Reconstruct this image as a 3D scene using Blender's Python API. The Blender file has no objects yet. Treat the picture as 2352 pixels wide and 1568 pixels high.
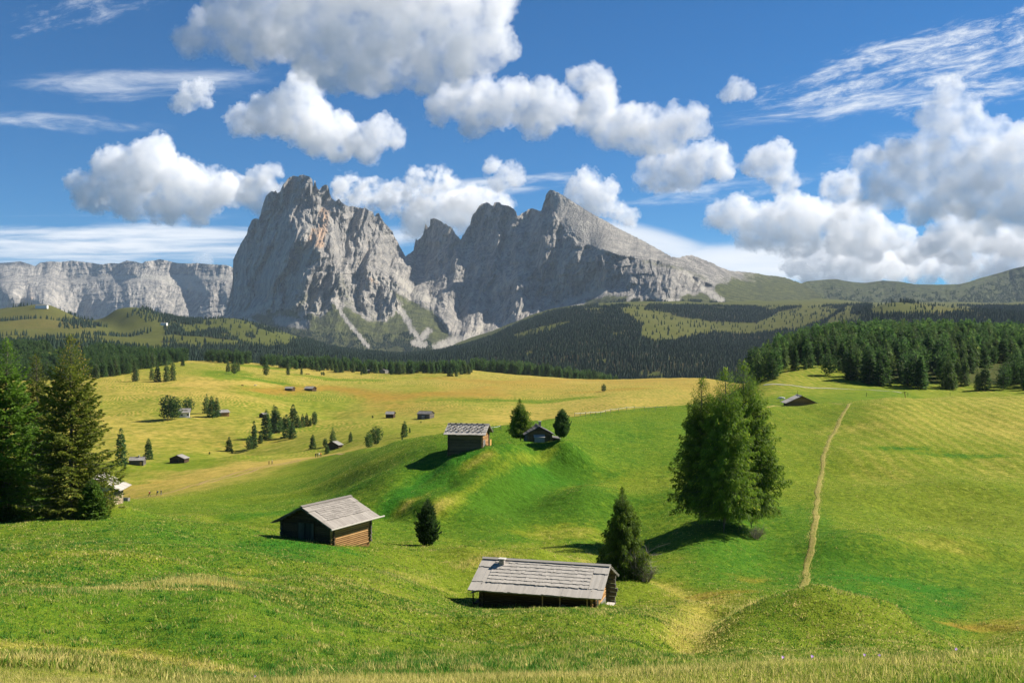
import bpy, bmesh, math, random
import numpy as np
from mathutils import Vector, Matrix

# ------------------------------------------------------------------ scene, camera, light
S = bpy.context.scene
COL = S.collection
R = math.radians
F = 35.0 / 36.0 * 2352.0          # focal length in units of a 2352 px wide frame
CX, CY = 1176.0, 784.0

S.view_settings.view_transform = 'Standard'
S.view_settings.look = 'None'
S.view_settings.exposure = EXPOSURE = 0.95
S.view_settings.gamma = 1.0
S.cycles.use_denoising = True; S.cycles.volume_step_rate = 0.6; S.cycles.volume_max_steps = 256
S.cycles.volume_bounces = 14
S.cycles.max_bounces = 16
S.cycles.diffuse_bounces = 3
S.cycles.glossy_bounces = 2
S.cycles.transmission_bounces = 3
S.cycles.transparent_max_bounces = 8
S.cycles.caustics_reflective = False
S.cycles.caustics_refractive = False

cam_d = bpy.data.cameras.new('camera')
cam = bpy.data.objects.new('camera', cam_d)
COL.objects.link(cam)
S.camera = cam
cam_d.lens = 35.0
cam_d.sensor_width = 36.0
cam_d.clip_start = 0.3
cam_d.clip_end = 120000.0
cam.rotation_euler = (math.pi / 2, 0, 0)

SUN_AZ, SUN_EL = R(21.0), R(42.0)   # to the right of the view and a little beyond
SUN = Vector((math.cos(SUN_EL) * math.cos(SUN_AZ), math.cos(SUN_EL) * math.sin(SUN_AZ), math.sin(SUN_EL)))
sun_d = bpy.data.lights.new('sun', 'SUN')
sun = bpy.data.objects.new('sun', sun_d)
COL.objects.link(sun)
sun_d.energy = 5.0
sun_d.angle = R(0.5)
sun_d.color = (1.0, 0.93, 0.82)
sun.rotation_euler = SUN.to_track_quat('Z', 'Y').to_euler()
sun.location = (300, 40, 300)

# ------------------------------------------------------------------ numpy noise
def _h(ix, iy, iz, seed):
    n = (ix.astype(np.int64) * 374761393 + iy.astype(np.int64) * 668265263 + iz.astype(np.int64) * 2147483647 + seed * 974634533) & 0xffffffff
    n = ((n ^ (n >> 13)) * 1274126177) & 0xffffffff
    n = ((n ^ (n >> 16)) * 2246822519) & 0xffffffff
    return (n ^ (n >> 15)) & 0xffff

_A = np.arange(256) / 256.0 * 2 * np.pi
_GX, _GY = np.cos(_A), np.sin(_A)

def noise2(x, y, seed=0):
    x = np.asarray(x, float); y = np.asarray(y, float)
    x, y = np.broadcast_arrays(x, y)
    ix = np.floor(x); iy = np.floor(y)
    fx = x - ix; fy = y - iy
    ux = fx * fx * fx * (fx * (fx * 6 - 15) + 10); uy = fy * fy * fy * (fy * (fy * 6 - 15) + 10)
    z = np.zeros_like(ix)
    def g(ox, oy):
        k = _h(ix + ox, iy + oy, z, seed) & 255
        return _GX[k] * (fx - ox) + _GY[k] * (fy - oy)
    a = g(0, 0); b = g(1, 0); c = g(0, 1); d = g(1, 1)
    return ((a + (b - a) * ux) * (1 - uy) + (c + (d - c) * ux) * uy) * 1.5

_rg = np.random.RandomState(5)
_G3 = _rg.normal(size=(256, 3)); _G3 /= np.linalg.norm(_G3, axis=1)[:, None]

def noise3(p, seed=0):
    i = np.floor(p); f = p - i
    u = f * f * f * (f * (f * 6 - 15) + 10)
    def g(ox, oy, oz):
        k = _h(i[:, 0] + ox, i[:, 1] + oy, i[:, 2] + oz, seed) & 255
        G = _G3[k]
        return G[:, 0] * (f[:, 0] - ox) + G[:, 1] * (f[:, 1] - oy) + G[:, 2] * (f[:, 2] - oz)
    def l(a, b, t): return a + (b - a) * t
    x00 = l(g(0, 0, 0), g(1, 0, 0), u[:, 0]); x10 = l(g(0, 1, 0), g(1, 1, 0), u[:, 0])
    x01 = l(g(0, 0, 1), g(1, 0, 1), u[:, 0]); x11 = l(g(0, 1, 1), g(1, 1, 1), u[:, 0])
    return l(l(x00, x10, u[:, 1]), l(x01, x11, u[:, 1]), u[:, 2]) * 1.5

def fbm2(x, y, octs=4, seed=0, gain=0.5):
    s = 0; a = 1.0; k = 1.0; t = 0
    for o in range(octs):
        s = s + a * noise2(x * k + o * 17.3, y * k - o * 9.1, seed + o); t += a
        a *= gain; k *= 2.03
    return s / t * 1.3

def ridged2(x, y, octs=4, seed=0, gain=0.5):
    s = 0; a = 1.0; k = 1.0; t = 0
    for o in range(octs):
        s = s + a * (1 - np.abs(noise2(x * k + o * 7.7, y * k + o * 3.3, seed + o)) * 1.6); t += a
        a *= gain; k *= 2.07
    return s / t

def worley2(x, y, seed=0):
    """distance to the nearest of scattered points"""
    ix = np.floor(x); iy = np.floor(y); best = np.full(np.shape(x), 9.0); z = np.zeros_like(ix)
    for ox in (-1, 0, 1):
        for oy in (-1, 0, 1):
            a = _h(ix + ox, iy + oy, z, seed) / 65536.0; b = _h(ix + ox, iy + oy, z + 7, seed + 3) / 65536.0
            best = np.minimum(best, np.hypot(ix + ox + a - x, iy + oy + b - y))
    return best

def smooth(a, b, x):
    t = np.clip((x - a) / (b - a), 0, 1)
    return t * t * (3 - 2 * t)

class TPS:
    """thin-plate surface through scattered values"""
    def __init__(self, P, v, lam=1e-3):
        self.P = P = np.asarray(P, float); v = np.asarray(v, float); n = len(P)
        K = self.k(P, P) + lam * np.eye(n)
        Q = np.c_[np.ones(n), P]
        A = np.block([[K, Q], [Q.T, np.zeros((3, 3))]])
        self.w = np.linalg.solve(A, np.r_[v, 0, 0, 0])
    @staticmethod
    def k(A, B):
        r2 = (A[:, None, 0] - B[None, :, 0]) ** 2 + (A[:, None, 1] - B[None, :, 1]) ** 2
        return 0.5 * r2 * np.log(r2 + 1e-12)
    def __call__(self, a, b):
        a = np.asarray(a, float); b = np.asarray(b, float)
        a, b = np.broadcast_arrays(a, b)
        q = np.c_[a.ravel(), b.ravel()]; out = np.empty(len(q)); n = len(self.P)
        for i in range(0, len(q), 20000):
            c = q[i:i + 20000]
            out[i:i + 20000] = self.k(c, self.P) @ self.w[:n] + self.w[n] + c @ self.w[n + 1:]
        return out.reshape(a.shape)

# ------------------------------------------------------------------ mesh and object helpers
def mesh_from(name, V, Fc, smooth_shade=False, mats=(), midx=None, attrs=None):
    """V (n,3); Fc (m,k) array of equal-size faces or a list of arrays"""
    me = bpy.data.meshes.new(name)
    V = np.asarray(V, np.float32)
    if not isinstance(Fc, list): Fc = [Fc]
    Fc = [np.asarray(f, np.int32) for f in Fc if len(f)]
    me.vertices.add(len(V)); me.vertices.foreach_set('co', V.ravel())
    idx = np.concatenate([f.ravel() for f in Fc]); cnt = np.concatenate([np.full(len(f), f.shape[1], np.int32) for f in Fc])
    st = np.r_[0, np.cumsum(cnt)[:-1]].astype(np.int32)
    me.loops.add(len(idx)); me.loops.foreach_set('vertex_index', idx)
    me.polygons.add(len(cnt)); me.polygons.foreach_set('loop_start', st)
    me.polygons.foreach_set('use_smooth', np.full(len(cnt), bool(smooth_shade)))
    if midx is not None: me.polygons.foreach_set('material_index', np.asarray(midx, np.int32))
    for m in mats: me.materials.append(m)
    for k, (dom, a) in (attrs or {}).items():
        a = np.asarray(a, np.float32)
        if a.ndim == 1:
            at = me.attributes.new(k, 'FLOAT', dom); at.data.foreach_set('value', a)
        else:
            at = me.attributes.new(k, 'FLOAT_VECTOR', dom); at.data.foreach_set('vector', a.ravel())
    me.update(); me.validate()
    return me

def obj(name, me, parent=None, loc=(0, 0, 0)):
    o = bpy.data.objects.new(name, me); COL.objects.link(o)
    o.location = loc
    if parent: o.parent = parent
    return o

def tag(o, label=None, cat=None, group=None, kind=None):
    if label: o['label'] = label
    if cat: o['category'] = cat
    if group: o['group'] = group
    if kind: o['kind'] = kind
    return o

def empty(name, loc, rz=0.0, label=None, cat=None, group=None):
    o = bpy.data.objects.new(name, None); COL.objects.link(o)
    o.location = loc; o.rotation_euler = (0, 0, rz); o.empty_display_size = 0.2
    return tag(o, label, cat, group)

def grid_faces(nr, nc):
    i = np.arange(nr - 1)[:, None] * nc + np.arange(nc - 1)[None, :]
    return np.stack([i, i + 1, i + nc + 1, i + nc], -1).reshape(-1, 4)

class NT:
    """tiny node-tree writer"""
    def __init__(self, tree): self.t = tree; self.n = tree.nodes; self.l = tree.links
    def new(self, typ, ins=None, **props):
        nd = self.n.new(typ)
        for k, v in props.items(): setattr(nd, k, v)
        for k, v in (ins or {}).items():
            s = nd.inputs[k]
            if isinstance(v, bpy.types.NodeSocket): self.l.new(v, s)
            elif hasattr(s.default_value, '__len__') and not hasattr(v, '__len__'): s.default_value = [v] * len(s.default_value)
            elif hasattr(v, '__len__') and hasattr(s.default_value, '__len__') and len(v) == 3 and len(s.default_value) == 4: s.default_value = (*v, 1)
            else: s.default_value = v
        return nd
    def math(self, op, a, b=0.0, c=0.0, clamp=False):
        return self.new('ShaderNodeMath', {0: a, 1: b, 2: c}, operation=op, use_clamp=clamp).outputs[0]
    def vmath(self, op, a, b=(0, 0, 0), out=0, scale=None):
        ins = {0: a, 1: b}
        if scale is not None: ins['Scale'] = scale
        return self.new('ShaderNodeVectorMath', ins, operation=op).outputs[out]
    def mix(self, f, a, b, blend='MIX'):
        nd = self.n.new('ShaderNodeMix'); nd.data_type = 'RGBA'; nd.blend_type = blend; nd.clamp_factor = True
        for s, v in ((nd.inputs[0], f), (nd.inputs[6], a), (nd.inputs[7], b)):
            if isinstance(v, bpy.types.NodeSocket): self.l.new(v, s)
            else: s.default_value = (*v, 1) if hasattr(v, '__len__') and len(v) == 3 else v
        return nd.outputs[2]
    def noise(self, vec, scale, detail=4, rough=0.55, out=0, **kw):
        return self.new('ShaderNodeTexNoise', {'Vector': vec, 'Scale': scale, 'Detail': detail, 'Roughness': rough, **kw}).outputs[out]
    def range(self, v, a, b, c=0.0, d=1.0, interp='SMOOTHSTEP'):
        return self.new('ShaderNodeMapRange', {0: v, 1: a, 2: b, 3: c, 4: d}, interpolation_type=interp).outputs[0]
    def attr(self, name, out='Fac'):
        return self.new('ShaderNodeAttribute', attribute_name=name).outputs[out]
    def link(self, a, b): self.l.new(a, b)

def material(name):
    m = bpy.data.materials.new(name); m.use_nodes = True
    m.node_tree.nodes.clear()
    t = NT(m.node_tree)
    t.out = t.new('ShaderNodeOutputMaterial')
    return m, t

def surf(t, color, rough=0.8, spec=0.2, normal=None, **extra):
    ins = {'Base Color': color, 'Roughness': rough, 'Specular IOR Level': spec, **extra}
    if normal is not None: ins['Normal'] = normal
    b = t.new('ShaderNodeBsdfPrincipled', ins)
    t.link(b.outputs[0], t.out.inputs['Surface'])
    return b

def bump(t, h, dist, strength=1.0):
    return t.new('ShaderNodeBump', {'Height': h, 'Distance': dist, 'Strength': strength}).outputs[0]

def geo_pos(t): return t.new('ShaderNodeNewGeometry').outputs['Position']

# ------------------------------------------------------------------ the ground: one height field
# columns of (distance, height as seen from the camera) describe the lie of the land
_cols = {
 0:   '4.5:1602 8:1578 13:1522 18:1503 24:1512 32:1446 45:1352 60:1292 80:1240 100:1205 112:1193 124:1196 160:1215 220:1168 300:1140 350:1120 390:1085 420:1068 520:1012 580:985 660:945 780:900 880:872 1000:852 1200:815 1500:800 1900:792 2500:772 3100:737 3600:716 4200:730 5200:735',
 150: '18:1494 45:1350',
 270: '4.5:1608 8:1572 13:1548 20:1518 26:1525 34:1470 45:1352 60:1295 80:1245 100:1200 113:1163 121:1166 135:1185 170:1180 220:1150 300:1152 342:1139 368:1097 380:1094 388:1098 400:1067 430:1058 470:1052 520:1012 570:990 650:955 800:890 860:874 940:862 1040:846 1200:826 1500:812 1900:800 2500:785 3000:765 3300:745 3600:716 4200:735 5200:740',
 540: '4.5:1612 8:1563 12:1575 18:1566 26:1538 36:1430 45:1352 54:1330 70:1290 95:1244 108:1207 118:1216 130:1214 150:1184 200:1150 300:1108 355:1090 375:1076 395:1068 420:1054 450:1046 480:1056 510:1045 560:1000 620:972 660:954 800:903 930:868 1080:847 1200:838 1330:832 1500:850 1800:848 2300:810 3000:772 3800:730 4500:750 5500:770',
 760: '4.5:1615 8:1557 13:1580 20:1560 28:1528 36:1470 45:1414 60:1345 80:1293 95:1257 106:1238 118:1240 130:1226 150:1174 180:1120 240:1081 310:1060 370:1046 410:1044 440:1038 500:1005 580:982 640:968 680:960 740:965 800:935 1000:890 1150:862 1300:845 1420:838 1600:868 2000:862 2500:828 3000:814 3800:802 4500:798 5500:800',
 110: '2800:762 3300:722 3550:704 3900:718',
 225: '2600:776 3200:748 3600:743',
 325: '3300:728 3600:711 4000:724',
 425: '3300:746 3700:739',
 850: '88:1286 95:1273 101:1262',
 830: '130:1216 150:1154 165:1108 190:1068 220:1052 255:1042 290:1036 312:1033 335:1034 400:1030 480:1000 560:978 680:957',
 900: '88:1298 95:1281 106:1258 114:1254 126:1238 138:1196 150:1130 165:1076 180:1048 197:1031 216:1020 236:1016 300:1032 400:1012 480:990 560:974 680:957 800:930',
 1030: '150:1130 160:1056 164:1043 172:1026 182:1008',
 1070:'4.5:1620 8:1551 13:1585 20:1566 27:1540 45:1468 60:1425 72:1394 84:1378 95:1325 106:1263 112:1262 122:1252 136:1196 150:1122 165:1048 180:1008 196:986 206:986 260:1010 350:1005 470:985 560:968 700:940 850:914 1000:888 1150:870 1250:858 1350:848 1450:850 1700:880 2000:872 2600:826 3200:806 4000:796 5500:790',
 1240:'8:1546 45:1470 72:1393 80:1392 95:1322 106:1278 114:1278 126:1246 138:1185 152:1118 168:1056 177:1022 196:980 211:964 222:964 280:985 400:988 560:974 700:945 850:918 1000:892 1150:876 1300:866 1420:868 1700:885 2100:862 2600:805 3200:765 3900:742 4500:730 5500:720',
 1340:'126:1240 150:1125 175:1045 200:988 220:963 236:951 248:951 300:968 400:970 560:955',
 1440:'4.5:1622 8:1540 13:1590 20:1572 27:1545 45:1472 60:1420 69:1402 76:1409 83:1405 95:1330 106:1310 116:1290 130:1238 150:1150 175:1062 200:1002 225:964 250:944 270:942 330:960 560:940 700:922 850:904 1000:886 1150:876 1280:871 1400:875 1650:888 2000:868 2600:790 3200:745 3800:710 4300:706 5500:695',
 1640:'4.5:1626 8:1531 13:1595 20:1585 32:1540 45:1505 55:1462 68:1425 78:1400 86:1384 98:1335 112:1275 127:1214 140:1168 160:1106 190:1030 230:968 262:930 280:928 400:945 560:935 700:914 850:902 1000:886 1150:876 1250:872 1380:876 1650:890 2000:868 2600:805 3200:780 3700:748 4200:716 4800:702 5500:695',
 1760:'52:1495 57:1450 62:1408 66:1402 74:1412 84:1388 100:1340 116:1290 130:1235 150:1165 200:1030 240:962 266:931 290:936 330:922 380:903 430:886 470:868 520:850 600:850 700:870 900:885 1300:895 1800:885',
 1880:'4.5:1628 8:1519 13:1590 22:1580 35:1545 47:1516 53:1505 58:1430 62:1386 66:1382 73:1420 82:1420 90:1382 100:1345 115:1290 135:1215 160:1132 190:1052 220:990 245:955 262:927 282:932 320:918 360:904 400:894 430:885 470:858 530:828 600:808 680:800 800:815 1000:850 1400:880 2000:860 2600:800 3200:752 4000:715 5000:702 5500:695',
 2050:'57:1455 61:1412 65:1406 72:1425 84:1420 262:914 300:922 340:914 400:899 440:890 500:850 560:815 640:790 720:785 1000:830 1500:850 2000:820 2600:735 3000:697 3500:706 4500:705 5500:700',
 2200:'4.5:1630 8:1507 13:1585 22:1585 35:1560 48:1530 57:1488 62:1470 66:1472 74:1482 83:1462 92:1432 104:1375 117:1312 132:1250 152:1170 182:1075 215:992 248:930 268:906 290:922 340:935 400:912 440:900 490:862 550:825 620:798 700:785 1000:830 1500:850 2000:825 2600:742 3200:713 3600:716 4500:706 5500:700',
 2352:'4.5:1632 8:1501 13:1580 22:1585 35:1562 50:1535 62:1505 74:1476 84:1450 93:1425 105:1372 118:1312 132:1250 152:1170 182:1075 215:992 248:930 270:906 290:915 340:930 400:912 440:902 500:862 560:830 630:805 720:790 1000:830 1500:850 2000:828 2600:748 3200:725 3600:728 4500:704 5500:700',
}
_P, _v = [], []
for px, s in _cols.items():
    for tok in s.split():
        d, y = tok.split(':'); _P.append((px / 300.0, math.log(float(d)) * 2.2)); _v.append(float(y))
        if px in (0, 2352):
            for q in ((-500, -1000) if px == 0 else (2850, 3400)):
                _P.append((q / 300.0, math.log(float(d)) * 2.2)); _v.append(float(y) + (4 if px == 0 else -2))
_tps = TPS(_P, _v, 2e-3)

def relief(x, y, d):
    """metres of natural unevenness added to the smooth land"""
    near = smooth(6, 30, d)
    z = fbm2(x / 34, y / 34, 3, 11) * 0.8 * near
    z = z + fbm2(x / 9, y / 9, 3, 23) * 0.17 * smooth(8, 40, d)
    z = z + fbm2(x / 150, y / 150, 3, 31) * 2.2 * smooth(330, 600, d)
    z = z + fbm2(x / 2.2, y / 2.2, 2, 41) * 0.03
    z = z + fbm2(x / 420, y / 420, 4, 51) * 16 * smooth(1500, 2600, d)
    return z

GULLIES = []
BUMPS = []
def H(x, y):
    """ground height at x, y"""
    x = np.asarray(x, float); y = np.asarray(y, float)
    d = np.maximum(y, 2.5)
    u = CX + F * x / d
    py = _tps(u / 300.0, np.log(d) * 2.2)
    z = -(py - CY) / F * d + relief(x, y, d)
    for (pts, w, dep) in GULLIES:
        z = z - dep * np.exp(-(poly_dist(x, y, pts) / w) ** 2)
    for (bx, by, rx, ry, amp) in BUMPS:
        z = z + amp * np.exp(-((x - bx) / rx) ** 2 - ((y - by) / ry) ** 2)
    return z

def poly_dist(x, y, pts):
    best = np.full(np.shape(x), 1e9)
    for (x0, y0), (x1, y1) in zip(pts[:-1], pts[1:]):
        dx, dy = x1 - x0, y1 - y0
        t = np.clip(((x - x0) * dx + (y - y0) * dy) / (dx * dx + dy * dy + 1e-9), 0, 1)
        best = np.minimum(best, np.hypot(x - x0 - t * dx, y - y0 - t * dy))
    return best

def hit(px, py, dmin=12.0, dmax=6000.0):
    """where the line of sight through px, py meets the ground"""
    ds = np.exp(np.linspace(math.log(dmin), math.log(dmax), 2500))
    xs = (px - CX) / F * ds
    zz = -(py - CY) / F * ds
    g = H(xs, ds)
    k = np.argmax(g >= zz)
    if g[k] < zz[k]: k = np.argmin(zz - g)
    return np.array((xs[k], ds[k], g[k]))

def ground_at(px, d):
    x = (px - CX) / F * d
    return np.array((x, d, float(H(x, d))))

# gullies and creases on the near hillside (world coordinates found from where they lie)
for pp, w, dep in (([(500, 1186), (640, 1214), (700, 1216)], 3.0, 0.6),
                   ([(890, 1172), (985, 1092), (1100, 1040)], 3.4, 1.7),
                   ([(925, 1172), (1010, 1112), (1125, 1042)], 3.2, -1.5),
                   ([(1000, 1172), (1100, 1122), (1180, 1072)], 3.6, -2.6),
                   ([(955, 1176), (1050, 1118), (1160, 1050)], 3.0, 0.9),
                   ([(1180, 1150), (1260, 1110), (1330, 1080)], 5.0, 1.6),
                   ([(560, 1150), (700, 1130), (860, 1080)], 5.0, 0.9),
                   ([(200, 1330), (400, 1300), (600, 1330)], 2.2, 0.4), ([(250, 1420), (600, 1400), (900, 1440)], 2.6, 0.5), ([(1000, 1440), (1300, 1460), (1560, 1440)], 2.2, 0.45), ([(100, 1260), (350, 1275), (560, 1310)], 3.0, 0.5),
                   ([(1270, 1300), (1400, 1300), (1560, 1352), (1700, 1384)], 1.6, 0.5),
                   ([(1562, 1520), (1575, 1470), (1600, 1425), (1640, 1390)], 1.8, 1.1), ([(2160, 1462), (2260, 1440), (2352, 1440)], 2.0, .6)):
    GULLIES.append(([tuple(hit(a, b, 40)[:2]) for a, b in pp], w, dep))

for px_, py_, d_, rx, ry, amp in ((1880, 1400, 60, 5.5, 4.5, .7), (1420, 1430, 60, 6, 4, .25), (1120, 1440, 56, 6, 4, .35), (250, 1390, 40, 5, 3, .45), (560, 1370, 43, 5, 3, .4), (820, 1400, 46, 4, 3, .3), (150, 1300, 58, 7, 4, .5),
                                 (520, 1270, 74, 7, 4, .45), (900, 1300, 78, 5, 4, .45), (1180, 1278, 104, 6, 4, .7), (330, 1225, 88, 6, 4, .4), (1540, 1150, 150, 9, 8, 1.0), (1400, 1110, 148, 8, 7, .9), (2000, 1250, 122, 10, 6, 1.3), (2200, 1240, 128, 9, 6, 1.5), (1800, 1180, 138, 7, 7, .8), (2250, 1120, 165, 12, 8, 1.4), (2000, 1080, 175, 12, 9, -1.0), (2120, 1170, 148, 8, 6, -.9)):
    b = ground_at(px_, d_); BUMPS.append((b[0], b[1], rx, ry, amp * 1.45))

def settle(points, r):
    """raise or lower the ground so that it passes through known foot points (px, py, distance)"""
    Q = [((px - CX) / F * d, d, -(py - CY) / F * d) for px, py, d in points]
    A = np.array([[math.exp(-((a[0] - b[0]) / r) ** 2 - ((a[1] - b[1]) / r) ** 2) for b in Q] for a in Q])
    dz = np.array([q[2] - float(H(q[0], q[1])) for q in Q])
    amp = np.linalg.solve(A + .05 * np.eye(len(Q)), dz)
    for q, a in zip(Q, amp): BUMPS.append((q[0], q[1], r, r, float(a)))
settle([(1034, 1044, 163.5), (1108, 1027, 161.5), (1060, 1030, 168)], 5.5)
settle([(1210, 1014, 170), (1255, 1020, 170), (1300, 1010, 170)], 4.5)
settle([(648, 1236, 98.5), (757, 1259, 93.6), (850, 1268, 98.0), (700, 1240, 101)], 4.2)
settle([(1106, 1391, 82.0), (1230, 1396, 79.5), (1361, 1402, 77.8), (1420, 1390, 81)], 3.6)
# ------------------------------------------------------------------ ground sheet
def terrain_mesh():
    us = np.r_[np.arange(-900, 0, 20), np.arange(0, 2352, 3.6), np.arange(2352, 3260, 20)]
    ds = np.exp(np.r_[np.linspace(math.log(2.5), math.log(1450), 860), np.linspace(math.log(1450), math.log(6500), 150)[1:]])
    U, D = np.meshgrid(us, ds)
    X = (U - CX) / F * D
    Z = H(X, D)
    return U, D, X, Z

_U, _D, _X, _Z = terrain_mesh()
_nr, _nc = _U.shape

# what grows where: (px, distance, dry, ochre, lush)
_zone = '''0 6 .75 .0 .1|600 6 .7 .0 .1|1200 6 .72 0 .1|1800 6 .62 0 .15|2352 6 .5 0 .25|
0 16 .72 .1 .1|150 20 .62 .05 .2|500 26 .3 .02 .65|900 26 .32 0 .55|1200 28 .34 0 .45|1500 28 .4 0 .4|
0 36 .34 0 .65|300 36 .33 0 .62|700 40 .36 0 .55|1000 45 .42 0 .4|1300 50 .42 0 .4|1500 62 .46 0 .35|
200 60 .34 0 .7|500 60 .34 0 .65|800 70 .42 0 .5|1000 66 .4 0 .5|0 95 .38 0 .55|400 95 .3 0 .75|650 90 .26 0 .8|800 104 .4 0 .5|1000 100 .5 .02 .4|1250 104 .5 .05 .35|
450 125 .38 0 .6|620 118 .45 .05 .5|600 200 .36 0 .45|800 180 .34 0 .42|750 300 .38 0 .42|950 150 .26 0 .25|1150 140 .22 0 .3|1350 135 .22 0 .3|1300 112 .6 .15 .3|1200 165 .26 0 .45|1350 170 .3 0 .4|1450 200 .3 0 .5|1400 240 .36 0 .45|1500 150 .34 0 .35|1560 200 .34 0 .4|
1640 60 .62 .1 .2|1640 85 .6 .25 .25|1700 100 .32 .05 .5|1700 115 .2 0 .6|1760 140 .26 0 .5|2050 112 .26 0 .5|2250 105 .26 0 .5|1800 125 .24 0 .5|1800 180 .5 0 .4|1850 230 .52 0 .4|
1880 57 .5 .02 .35|2000 60 .52 .03 .32|2150 60 .48 .04 .35|1750 60 .4 0 .5|2250 72 .5 .1 .3|2300 86 .55 .3 .2|
1950 95 .2 0 .8|2150 95 .2 0 .8|2300 100 .36 0 .45|1900 112 .2 0 .5|2000 140 .5 0 .3|2200 150 .55 0 .25|2352 150 .52 0 .28|2050 190 .66 0 .2|2250 190 .7 .02 .15|2100 240 .78 .02 .12|2300 240 .84 .03 .1|
1850 330 .42 0 .6|2050 350 .42 0 .6|2300 350 .6 0 .3|1850 420 .7 .05 .2|2200 450 .62 .05 .2|2050 560 .45 0 .3|2200 700 .4 0 .3|
270 160 .4 0 .5|300 330 .8 .35 .05|420 358 .95 .3 0|600 392 .95 .25 0|740 412 .88 .2 0|300 392 .62 .0 .25|430 410 .52 0 .4|600 430 .62 0 .25|760 450 .66 0 .2|
300 480 .8 .12 .05|500 500 .78 .15 .05|700 490 .7 .05 .15|900 480 .7 .05 .1|1100 420 .68 0 .1|
300 560 .88 .1 0|450 600 .84 .06 .05|650 640 .8 .05 .05|850 620 .76 .03 .08|1000 620 .8 .04 .05|1300 540 .84 .06 0|1500 500 .76 .03 .1|
350 720 .74 .0 .1|600 720 .7 0 .15|850 720 .76 .3 0|1000 720 .82 .35 0|1200 700 .9 .1 0|1400 720 .9 .06 0|
300 840 .85 .15 0|480 850 .95 .2 0|650 840 .6 0 .3|750 830 .62 .1 .2|900 830 .85 .55 0|1100 830 .72 .12 .1|1300 840 .84 .1 0|1500 860 .86 .1 0|
350 930 .8 .05 .1|520 920 .5 0 .4|640 950 .6 0 .25|800 950 .78 .1 .05|950 950 .72 .3 .05|1100 950 .9 .65 0|1300 940 .82 .4 0|1450 960 .85 .3 0|1580 940 .95 .5 0|
400 1050 .72 0 .15|600 1050 .86 .05 0|750 1060 .9 .1 0|900 1060 .84 .12 0|1050 1060 .9 .4 0|1250 1060 .92 .5 0|1450 1080 .94 .5 0|1600 1100 .92 .4 0|
500 1250 .9 .05 0|750 1250 .95 .08 0|950 1200 .78 .02 .1|1100 1250 .85 .05 0|1350 1240 .96 .15 0|
0 1800 .4 0 .2|400 1800 .4 0 .2|900 2000 .3 0 .3|1500 2000 .3 0 .3|2100 2300 .45 0 .25|0 3200 .62 .05 .05|150 3300 .66 .1 0|330 3300 .5 0 .2|500 3400 .4 0 .3|640 3000 .4 0 .35|900 3600 .3 0 .3|1250 3800 .46 0 .3|1500 3800 .58 .02 .15|1700 3900 .56 .03 .15|1900 4000 .6 .05 .1|2000 3000 .5 0 .3|2200 3100 .66 .08 .05|1600 5200 .5 0 .2'''
_zn = np.array([[float(q) for q in t.split()] for t in _zone.replace('\n', '').split('|') if t.strip()])

def zone_at(u, d):
    q = np.c_[np.ravel(u) / 170.0, np.log(np.ravel(d)) * 4.2]
    P = np.c_[_zn[:, 0] / 170.0, np.log(_zn[:, 1]) * 4.2]
    out = np.empty((len(q), 3))
    for i in range(0, len(q), 20000):
        c = q[i:i + 20000]
        r2 = ((c[:, None, :] - P[None]) ** 2).sum(-1)
        w = 1.0 / (r2 + 0.08) ** 2.2
        out[i:i + 20000] = (w @ _zn[:, 2:]) / w.sum(1)[:, None]
    return out

# warp the lookup so that no zone has a smooth border
_wu = _U + 55 * fbm2(_X / _D * 9, np.log(_D) * 5, 4, 71) + 12 * fbm2(_X / _D * 60, np.log(_D) * 30, 3, 72)
_wd = _D * np.exp(0.10 * fbm2(_X / _D * 8 + 5, np.log(_D) * 6, 4, 73) + 0.03 * fbm2(_X / _D * 50, np.log(_D) * 30, 2, 74))
_Q = zone_at(_wu, _wd).reshape(_nr, _nc, 3)

def patch(px, py, rx, rd, val, ch, dmin=12.0, ang=0.0):
    """a patch of other growth, centred where px, py meets the ground; rx metres across, rd metres deep"""
    c = hit(px, py, dmin)
    dx, dy = _X - c[0], _D - c[1]
    ca, sa = math.cos(ang), math.sin(ang)
    far_r = 1.8 * max(rx, rd)
    k = np.nonzero((np.abs(dx) < far_r) & (np.abs(dy) < far_r))
    dx, dy = dx[k], dy[k]
    a, b = dx * ca + dy * sa, -dx * sa + dy * ca
    q = (a / rx) ** 2 + (b / rd) ** 2
    nz = fbm2(_X[k] / (rx * .5), _D[k] / (rd * .5), 3, int(px) + int(py))
    m = smooth(1.45, 0.3, np.sqrt(q) + nz * 0.7) * (.62 if ch else .8)
    _Q[k[0], k[1], ch] = _Q[k[0], k[1], ch] * (1 - m) + val * m

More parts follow.
